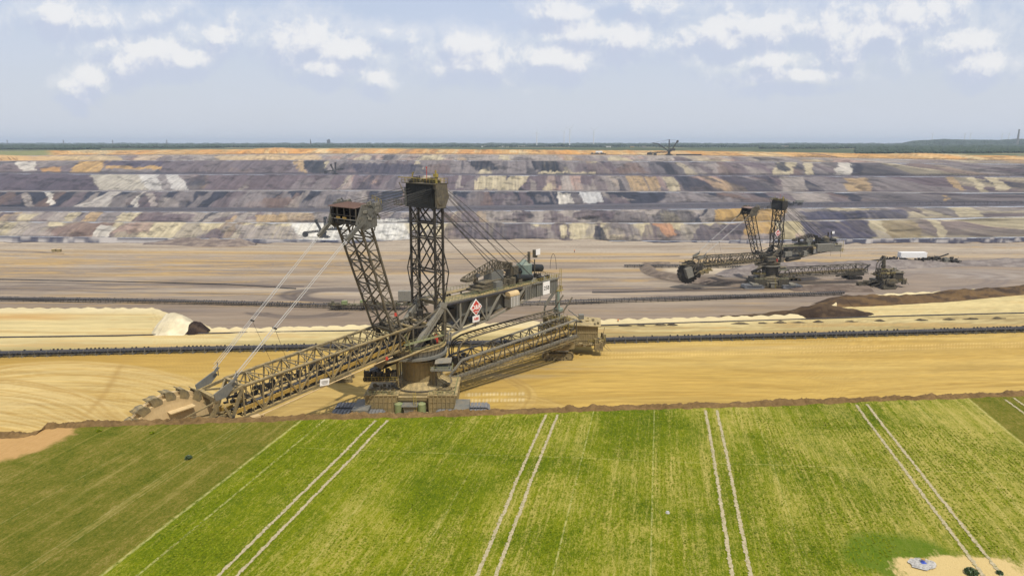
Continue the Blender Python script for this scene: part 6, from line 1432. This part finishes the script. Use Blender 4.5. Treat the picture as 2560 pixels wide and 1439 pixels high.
# ================================================================ FAR MACHINES
def far_machine(name, label, O, rz, s, kind):
    rt_ = empty(name, O, rz); rt_.scale = (s, s, s); tag(rt_, label, 'excavator' if kind != 'spreader' else 'spreader')
    mat = 'steel_dark'
    b_ = MB()
    for y in (-7, 7): b_.box((-9, y, 1.6), (13, 4, 3.2)); b_.box((8, y, 1.6), (13, 4, 3.2))
    b_.build('crawlers', mat, rt_)
    b_ = MB(); b_.box((0, 0, 5), (22, 12, 4)); b_.cyl((0, 0, 7), (0, 0, 16), 6, 14); b_.cyl((0, 0, 16), (0, 0, 18), 9, 16); clutter(b_, -9, 9, -5, 5, 18, 30, 7, 3, 4); b_.build('body', mat, rt_)
    def tr(a0, a1, hgt, wd, n, nm, w=1.0):
        m_ = MB(); a0 = Vector(a0); a1 = Vector(a1); z_ = Vector((0, 0, hgt))
        if abs(a1.z - a0.z) > abs(a1.x - a0.x): z_ = Vector((hgt, 0, 0))
        for s_ in (-1, 1): y_ = Vector((0, wd / 2 * s_, 0)); joined_truss(m_, a0 + y_, a1 + y_, a0 + y_ + z_, a1 + y_ + z_, n, w)
        for k in range(n + 1): p = a0.lerp(a1, k / n); m_.beam(p - Vector((0, wd / 2, 0)), p + Vector((0, wd / 2, 0)), w)
        m_.build(nm, mat, rt_)
    if kind == 'bucket':
        tr((8, 0, 19), (58, 0, 13), 5, 8, 9, 'wheel_boom'); tr((-5, 0, 28), (-6, 0, 60), 3, 9, 6, 'tower'); tr((9, 0, 24), (24, 0, 52), 3, 9, 6, 'leaning_mast')
        tr((-6, 0, 24), (-56, 0, 26), 4, 9, 8, 'counterweight_boom')
        MB().box((-6, 0, 62), (6, 12, 6)).build('tower_head', 'sheet_black', rt_); MB().box((24, 0, 54), (6, 13, 5)).build('mast_head', mat, rt_)
        b_ = MB().box((-48, 0, 29.8), (18, 12, 7.6)); clutter(b_, -56, -20, -5, 5, 30, 30, 3, 4, 6); b_.build('counterweight_box', mat, rt_)
        b_ = MB(); b_.cyl((62, -2, 10), (62, 2, 10), 9, 18)
        b_.build('bucket_wheel', mat, rt_)
        b_ = MB(); b_.beam((26, 4, 54), (56, 4, 18), .35); b_.beam((26, -4, 54), (56, -4, 18), .35)
        for s_ in (-5, 0, 5): b_.beam((-6, s_, 62), (24, s_, 56), .35); b_.beam((-8, s_, 61), (-48, s_, 32), .3)
        b_.build('ropes', mat, rt_)
    else:
        tr((4, 0, 18), (46, 0, 46), 3, 6, 9, 'discharge_boom', .8); tr((0, 0, 20), (0, 0, 66), 2, 5, 7, 'tower', .9); tr((-10, 0, 18), (-34, 0, 60), 2.5, 5, 7, 'back_mast', 1.0); tr((10, 0, 12), (86, 0, 8), 5, 7, 10, 'receiving_bridge', .9)
        tr((46, 0, 46), (70, 0, 50), 2.5, 4, 4, 'boom_tip', .8)
        b_ = MB(); b_.box((-14, 0, 24), (22, 9, 9)); b_.box((80, 0, 7), (22, 10, 9)); b_.box((58, 0, 6), (12, 10, 10)); clutter(b_, 40, 92, -5, 5, 10, 30, 9, 5, 7); b_.box((-34, 0, 58), (7, 6, 10)); b_.build('machinery', mat, rt_)
        b_ = MB()
        for a, b2 in [((0, 0, 66), (-34, 0, 62)), ((0, 0, 66), (46, 0, 48)), ((0, 0, 66), (70, 0, 52)), ((-34, 0, 60), (-16, 0, 26))]: b_.beam(a, b2, .5)
        b_.build('ropes', mat, rt_)
    return rt_
fz = lambda pxv, dfrac=0.1: np.array([wx(pxv, np.interp(pxv, px, LINES[-1][0]) - 60, np.interp(pxv, px, LINES[-1][1]) + 1), np.interp(pxv, px, LINES[-1][0]) - 60, np.interp(pxv, px, LINES[-1][1]) + 1])
p_ = fz(812); p_[2] += 14; far_machine('bucket_wheel_excavator', 'small dark excavator deep in the pit before the white slope', p_, R(172), 1.0, 'bucket')
p_ = bench_point(2, 838, .5)
far_machine('bucket_wheel_excavator', 'small dark excavator beside the black patch on the third terrace', p_, R(160), .75, 'bucket')
p_ = bench_point(0, 1672, .5)
far_machine('spreader', 'tiny dark spreader with raised booms silhouetted on the horizon plain', p_, R(178), 1.05, 'spreader')
o = MB().box((0, 0, 3), (110, 14, 6)).build('belt_wagon', 'steel_dark'); o.location = bench_point(0, 1722, .3); tag(o, 'long low dark belt wagon right of the horizon spreader', 'belt wagon')

# ================================================================ HORIZON THINGS
def plain_z(d_): return 8.0 if d_ > 5200 else None
def ground_at(pxv, d_):
    dc_, zc_ = np.interp(pxv, px, LINES[0][0]), np.interp(pxv, px, LINES[0][1]); T_ = (d_ - dc_) / (34000 - dc_)
    return zc_ * math.exp(-T_ * 40) + 8 * (1 - math.exp(-T_ * 40))
def far_pt(pxv, d_, z_=None):
    z_ = ground_at(pxv, d_) if z_ is None else z_
    return Vector((float(wx(pxv, d_, z_)), d_, z_))
def turbine(label, pxv, d_, hub, rot, base_z=None):
    rt_ = empty('wind_turbine', far_pt(pxv, d_, base_z)); tag(rt_, label, 'wind turbine', None)
    MB().cyl((0, 0, 0), (0, 0, hub), 4.4, 12, 2.6).build('tower', 'white_paint', rt_); MB().box((0, -1, hub + 1), (4.5, 11, 4.5)).build('nacelle', 'white_paint', rt_)
    for k in range(3):
        a = rot + k * 2 * math.pi / 3; dx_, dz_ = math.sin(a), math.cos(a); L_ = hub * .40
        m_ = MB().plate([(dx_ * 2 + dz_ * 1.6, -8, hub + 1 + dz_ * 2 - dx_ * 1.6), (dx_ * L_ * .25 + dz_ * 2.2, -8, hub + 1 + dz_ * L_ * .25 - dx_ * 2.2), (dx_ * L_, -8, hub + 1 + dz_ * L_), (dx_ * L_ * .25 - dz_ * .8, -8, hub + 1 + dz_ * L_ * .25 + dx_ * .8)], (0, .9, 0)); m_.build('blade', 'white_paint', rt_)
    MB().cyl((0, -9.4, hub + 1), (0, -6, hub + 1), 2.2, 10).build('hub', 'white_paint', rt_)
turbine('leftmost of the four white wind turbines on the plain', 1342, 6300, 125, .0)
turbine('second white wind turbine from the left, just left of a taller one', 1410, 7400, 155, .6)
turbine('tallest of the four white wind turbines, standing close right of another', 1424, 6300, 155, .75)
turbine('rightmost of the four white wind turbines on the plain', 1484, 6300, 145, 1.0)
for k, (a, lab) in enumerate([(2329, 'faint wind turbine standing alone on the left of the wooded hill'), (2410, 'left one of a close pair of faint turbines on the wooded hill'), (2424, 'right one of a close pair of faint turbines on the wooded hill'), (2503, 'faint wind turbine on the hill left of the chimney'), (2520, 'faint wind turbine on the hill next to the chimney')]):
    turbine(lab, a, 8300, 100, .3 + k * .5, 8 + 40)
o = MB().cyl((0, 0, 0), (0, 0, 165), 11, 16, 7).build('chimney', 'steel_light'); o.location = far_pt(2542, 6900); tag(o, 'tall pale grey chimney before the wooded hill at the right edge', 'chimney')
ch = empty('church', far_pt(777, 7800)); tag(ch, 'distant dark church with a pointed spire on the horizon', 'church')
MB().box((0, 0, 18), (13, 13, 36)).build('tower', 'steel', ch); MB().cyl((0, 0, 36), (0, 0, 82), 8, 8, .3).build('spire', 'steel_dark', ch); MB().box((-24, 0, 10), (36, 16, 20)).build('nave', 'roof_brown', ch)
o = MB().box((0, 0, 34), (34, 24, 68)).box((6, 0, 72), (14, 14, 10)).build('office_tower', 'blue_steel'); o.location = far_pt(822, 8200); tag(o, 'distant square dark blue tower right of the church spire', 'tower block')
for k, (a, lab) in enumerate([(20, 'leftmost far power pylon on the horizon'), (160, 'second far power pylon from the left'), (283, 'third far power pylon from the left, above the wood'), (418, 'fourth far power pylon, furthest right of the row')]):
    m_ = MB(); Hh2 = 62
    for sx2 in (-1, 1):
        for sy2 in (-1, 1): m_.beam((5 * sx2, 5 * sy2, 0), (1 * sx2, 1 * sy2, Hh2), .8)
    for q in range(6): z1_ = Hh2 * q / 6; z2_ = Hh2 * (q + 1) / 6; w1_ = 5 - 4 * q / 6; w2_ = 5 - 4 * (q + 1) / 6; m_.beam((-w1_, -w1_, z1_), (w2_, -w2_, z2_), .5); m_.beam((w1_, -w1_, z1_), (-w2_, -w2_, z2_), .5)
    for z1_, w_ in ((42, 11), (50, 14), (58, 9)): m_.beam((-w_, 0, z1_), (w_, 0, z1_), .9)
    o = m_.build('power_pylon', 'steel'); o.location = far_pt(a, 6600); tag(o, lab, 'pylon')
sheds = [(35, 4700, 40, 'white_paint', 'small white shed among trees at the far left'), (395, 5600, 60, 'steel_light', 'grey shed in front of the wood left of centre'), (615, 6400, 90, 'white_paint', 'white factory hall left of the church spire'), (712, 6600, 60, 'steel_light', 'grey hall between white factory and church'),
         (1210, 5600, 50, 'white_paint', 'long white shed left of the wind turbines'), (1258, 5400, 20, 'white_paint', 'tiny white hut between the shed and the first turbine'), (1305, 5700, 60, 'white_paint', 'white shed at the foot of the leftmost turbine'), (1520, 5400, 50, 'white_paint', 'white shed right of the last large turbine'), (1580, 5200, 30, 'yellow_paint', 'small yellow container on the plain left of the spreader'),
         (1610, 5200, 30, 'steel_light', 'pale container just left of the spreader'), (1762, 6800, 90, 'white_paint', 'bright white hall on the skyline right of the spreader'), (1950, 4900, 120, 'sheet_tan', 'long low tan shed right of centre on the plain'), (2195, 5600, 50, 'white_paint', 'white building at the foot of the wooded hill'), (2230, 4600, 16, 'white_paint', 'tiny white van-sized hut below the hill'), (2300, 4200, 30, 'sheet_grey', 'grey shed below the wooded hill')]
for a, d_, w_, mt, lab in sheds:
    v = empty('warehouse', far_pt(a, d_)); tag(v, lab, 'building'); h_ = 7 if w_ < 70 else 11
    MB().box((0, 0, h_ / 2), (w_, 20, h_)).build('wall', mt, v); MB().plate([(-w_ / 2 - 1, -11, h_), (-w_ / 2 - 1, 0, h_ + 3), (-w_ / 2 - 1, 11, h_)], (.1, 0, 0)).add([(-w_ / 2 - 1, -11, h_), (w_ / 2 + 1, -11, h_), (w_ / 2 + 1, 0, h_ + 3), (-w_ / 2 - 1, 0, h_ + 3), (w_ / 2 + 1, 11, h_), (-w_ / 2 - 1, 11, h_)], [(0, 1, 2, 3), (3, 2, 4, 5), (1, 4, 2)]).build('roof', 'steel_light', v)

# ---- woods on the horizon (one mass), clumps of faces
flat = new_mat('far_foliage'); fm_, b, bs = flat
oi = b.new('ShaderNodeTexCoord').outputs['Object']; n1 = b.noise(oi, .02, 4, .6); n2 = b.noise(oi, .15, 3, .6)
b.link(b.mix(n1, b.mix(n2, (0.014, 0.03, 0.012, 1), (0.032, 0.06, 0.022, 1)), (0.024, 0.04, 0.018, 1)), bs.inputs['Base Color']); bs.inputs['Roughness'].default_value = .9
ico = bmesh.new(); bmesh.ops.create_icosphere(ico, subdivisions=1, radius=1); iv = np.array([v.co[:] for v in ico.verts]); ifc = np.array([[v.index for v in f.verts] for f in ico.faces]); ico.free()
def woods(name, label, C_, S_, seed):
    rs_ = np.random.RandomState(seed); n = len(C_)
    v = iv[None] * S_[:, None] * rs_.uniform(.65, 1.25, (n, len(iv), 1)) + C_[:, None]
    f = ifc[None] + (np.arange(n) * len(iv))[:, None, None]
    me = bpy.data.meshes.new(name); co = v.reshape(-1, 3).astype(np.float32); fi = f.reshape(-1, 3).astype(np.int32)
    me.vertices.add(len(co)); me.vertices.foreach_set('co', co.ravel()); me.loops.add(fi.size); me.loops.foreach_set('vertex_index', fi.ravel())
    me.polygons.add(len(fi)); me.polygons.foreach_set('loop_start', np.arange(0, fi.size, 3, dtype=np.int32)); me.update(calc_edges=True); me.materials.append(fm_)
    o = link(bpy.data.objects.new(name, me)); tag(o, label, 'wood', kind='stuff'); return o
def belt(pa, pb, d0_, d1_, n, h, seed, dens=.5):
    rs_ = np.random.RandomState(seed); a = rs_.uniform(pa, pb, n); dd = rs_.uniform(d0_, d1_, n)
    k = fbm(a / 45, dd / 900, 3, seed) + .25 * rs_.rand(n) > dens; a, dd = a[k], dd[k]
    zz = np.array([ground_at(p, q) for p, q in zip(a, dd)]); hh = h * rs_.uniform(.5, 1.15, len(a)) * (.6 + .8 * fbm(a / 14, dd * 0, 2, seed + 1))
    return np.stack([wx(a, dd, zz), dd, zz + hh * .5], -1), np.stack([hh * rs_.uniform(.7, 1.3, len(a)), hh * rs_.uniform(.7, 1.2, len(a)), hh * .55], -1)
def many(name, label, specs, seed):
    c_, s_ = zip(*[belt(*sp_) for sp_ in specs]); woods(name, label, np.concatenate(c_), np.concatenate(s_), seed)
many('near_wood', 'dark green wood along the left horizon', [(-300, 560, 4700, 5200, 3000, 17, 901, .42), (-300, 250, 3900, 4700, 3500, 12, 902, .42), (560, 800, 5300, 5800, 900, 13, 903, .5)], 1)
many('far_wood', 'bluish distant woods and hedges along the horizon', [(-300, 2860, 6200, 7600, 9000, 18, 905, .42), (-300, 2860, 9000, 11000, 7200, 24, 906, .38), (-300, 2860, 14000, 17000, 4200, 30, 907, .4), (800, 2300, 5200, 5700, 1800, 8, 908, .62), (1900, 2860, 4200, 6000, 7000, 13, 909, .40), (2140, 2900, 2900, 4600, 9000, 11, 915, .33), (2000, 2900, 4600, 6800, 9000, 14, 916, .3), (500, 1100, 5600, 6400, 2200, 14, 914, .42)], 2)
many('tree_group', 'round dark trees standing between the large wind turbines', [(1392, 1412, 6000, 6150, 60, 22, 911, .1), (1458, 1480, 6000, 6150, 50, 18, 912, .1), (1508, 1516, 6000, 6100, 12, 16, 913, .1)], 3)
# trees clothing the hill
rs_ = np.random.RandomState(77); n = 14000; i_ = rs_.randint(0, XH.shape[1], n); j_ = rs_.randint(0, 12, n)
c_ = np.stack([XH[j_, i_] + rs_.uniform(-20, 20, n), dh[j_, i_] + rs_.uniform(-25, 25, n), ZH[j_, i_] + 3], -1); s_ = np.stack([rs_.uniform(9, 18, n), rs_.uniform(9, 16, n), rs_.uniform(6, 10, n)], -1)
woods('hill_wood', 'dense wood covering the low hill at the right horizon', c_, s_, 5)

# ================================================================ IN THE FIELD
def shrub(label, pxv, pyv, r, n, seed, mat='crop_leaf'):
    O_ = PZ(pxv, pyv, 0.05); rt_ = empty('shrub', O_); tag(rt_, label, 'shrub'); rs_ = random.Random(seed)
    m_ = MB()
    for k in range(6): a = rs_.uniform(0, 6.28); m_.beam((0, 0, 0), (math.cos(a) * r * .5, math.sin(a) * r * .5, r * .9), .03)
    m_.build('stems', 'steel_dusty', rt_)
    m_ = MB()
    for k in range(n):
        a = rs_.uniform(0, 6.28); q = r * rs_.random() ** .6; z_ = rs_.uniform(.05, 1) * r * (1.1 - q / r * .6); p = Vector((math.cos(a) * q, math.sin(a) * q, z_))
        u_ = Vector((rs_.uniform(-1, 1), rs_.uniform(-1, 1), rs_.uniform(-.5, 1))).normalized() * rs_.uniform(.06, .13); w_ = u_.cross(Vector((rs_.uniform(-1, 1), rs_.uniform(-1, 1), 1))).normalized() * .06
        m_.add([p - u_, p + w_, p + u_, p - w_], [(0, 1, 2, 3)])
    me = bpy.data.meshes.new('foliage'); me.from_pydata(m_.v, [], m_.f); me.materials.append(MATS[mat]); o = link(bpy.data.objects.new('foliage', me)); o.parent = rt_
lf, b, bs = new_mat('shrub_leaf'); b.link(b.mix(b.noise(b.new('ShaderNodeTexCoord').outputs['Object'], 6, 3), (0.02, 0.045, 0.012, 1), (0.06, 0.10, 0.025, 1)), bs.inputs['Base Color'])
shrub('dark green shrub at the bottom right beside the bare sandy patch', 2428, 1432, .6, 700, 1, 'shrub_leaf')
shrub('tiny weed on the sandy patch near the right edge', 2500, 1432, .3, 160, 2, 'shrub_leaf')
shrub('dark green weed clump in the older crop at the left', 471, 1145, .5, 260, 3, 'shrub_leaf')
shrub('small weed clump on the left crop near the soil edge', 248, 1078, .35, 120, 4, 'crop_leaf')
shrub('small weed clump where old and young crop meet', 380, 1082, .35, 120, 5, 'crop_leaf')
flat_mat('pale_gravel', (0.42, 0.40, 0.36), .95)
m_ = MB(); rs_ = random.Random(5); n = 26
ring_ = [(math.cos(2 * math.pi * k / n) * (1.35 + rs_.uniform(-.2, .2)), math.sin(2 * math.pi * k / n) * (1.0 + rs_.uniform(-.15, .15)), .06) for k in range(n)]
m_.add(ring_ + [(0, 0, .09)], [(k, (k + 1) % n, n) for k in range(n)])
for k in range(240):
    a = rs_.uniform(0, 6.28); q = 1.3 * rs_.random() ** .5; m_.box((math.cos(a) * q, math.sin(a) * q * .78, .085), (rs_.uniform(.04, .09), rs_.uniform(.04, .09), .04), rs_.uniform(0, 3))
o = m_.build('gravel_pad', 'pale_gravel'); o.location = PZ(2306, 1409, 0.04); tag(o, 'round pad of pale gravel on the bare sandy patch', 'gravel', kind='stuff')
bh = empty('well_cap', PZ(2307, 1405, .1)); tag(bh, 'small blue capped well pipe standing on the gravel pad', 'well cap')
bl_, b, bs = new_mat('blue_plastic'); bs.inputs['Base Color'].default_value = (0.06, 0.10, 0.4, 1)
MB().cyl((0, 0, 0), (0, 0, .3), .16, 12).build('pipe', 'blue_plastic', bh); MB().cyl((.05, .08, .3), (.05, .08, .36), .2, 12).build('lid', 'yellow_paint', bh); MB().box((0, -.1, .03), (.5, .4, .08)).build('plinth', 'blue_plastic', bh)
o = MB().cyl((0, 0, 0), (0, 0, .14), .26, 8, .2).box((0, 0, .16), (.3, .3, .05)).build('field_stone', 'pale_gravel'); o.location = PZ(1669, 1281, .06); tag(o, 'single pale round marker stone lying in the green crop', 'stone')

# ================================================================ THE AIR
hz = MB().box((0, 16500, -170), (46000, 36000, 860)).build('haze', 'rope_steel')
zmin = min(float(l[1].min()) for l in LINES) - 12; 
hv = [(-26000, -400, zmin), (26000, -400, zmin), (26000, 35500, zmin), (-26000, 35500, zmin)]; HT = 215
bpy.data.objects.remove(hz)
hz = MB().add(hv + [(a, b_, HT) for a, b_, c_ in hv], [(0, 3, 2, 1), (4, 5, 6, 7), (0, 1, 5, 4), (1, 2, 6, 5), (2, 3, 7, 6), (3, 0, 4, 7)]).build('haze', 'rope_steel')
hm = bpy.data.materials.new('haze_air'); hm.use_nodes = True; nt = hm.node_tree; nt.nodes.clear()
vo = nt.nodes.new('ShaderNodeVolumePrincipled'); vo.inputs['Color'].default_value = (0.76, 0.87, 1.0, 1); vo.inputs['Density'].default_value = 0.5e-4; vo.inputs['Anisotropy'].default_value = 0.1
mo_ = nt.nodes.new('ShaderNodeOutputMaterial'); nt.links.new(vo.outputs[0], mo_.inputs['Volume'])
hz.data.materials.clear(); hz.data.materials.append(hm); tag(hz, 'thin pale air haze over the whole pit', 'haze', kind='stuff')
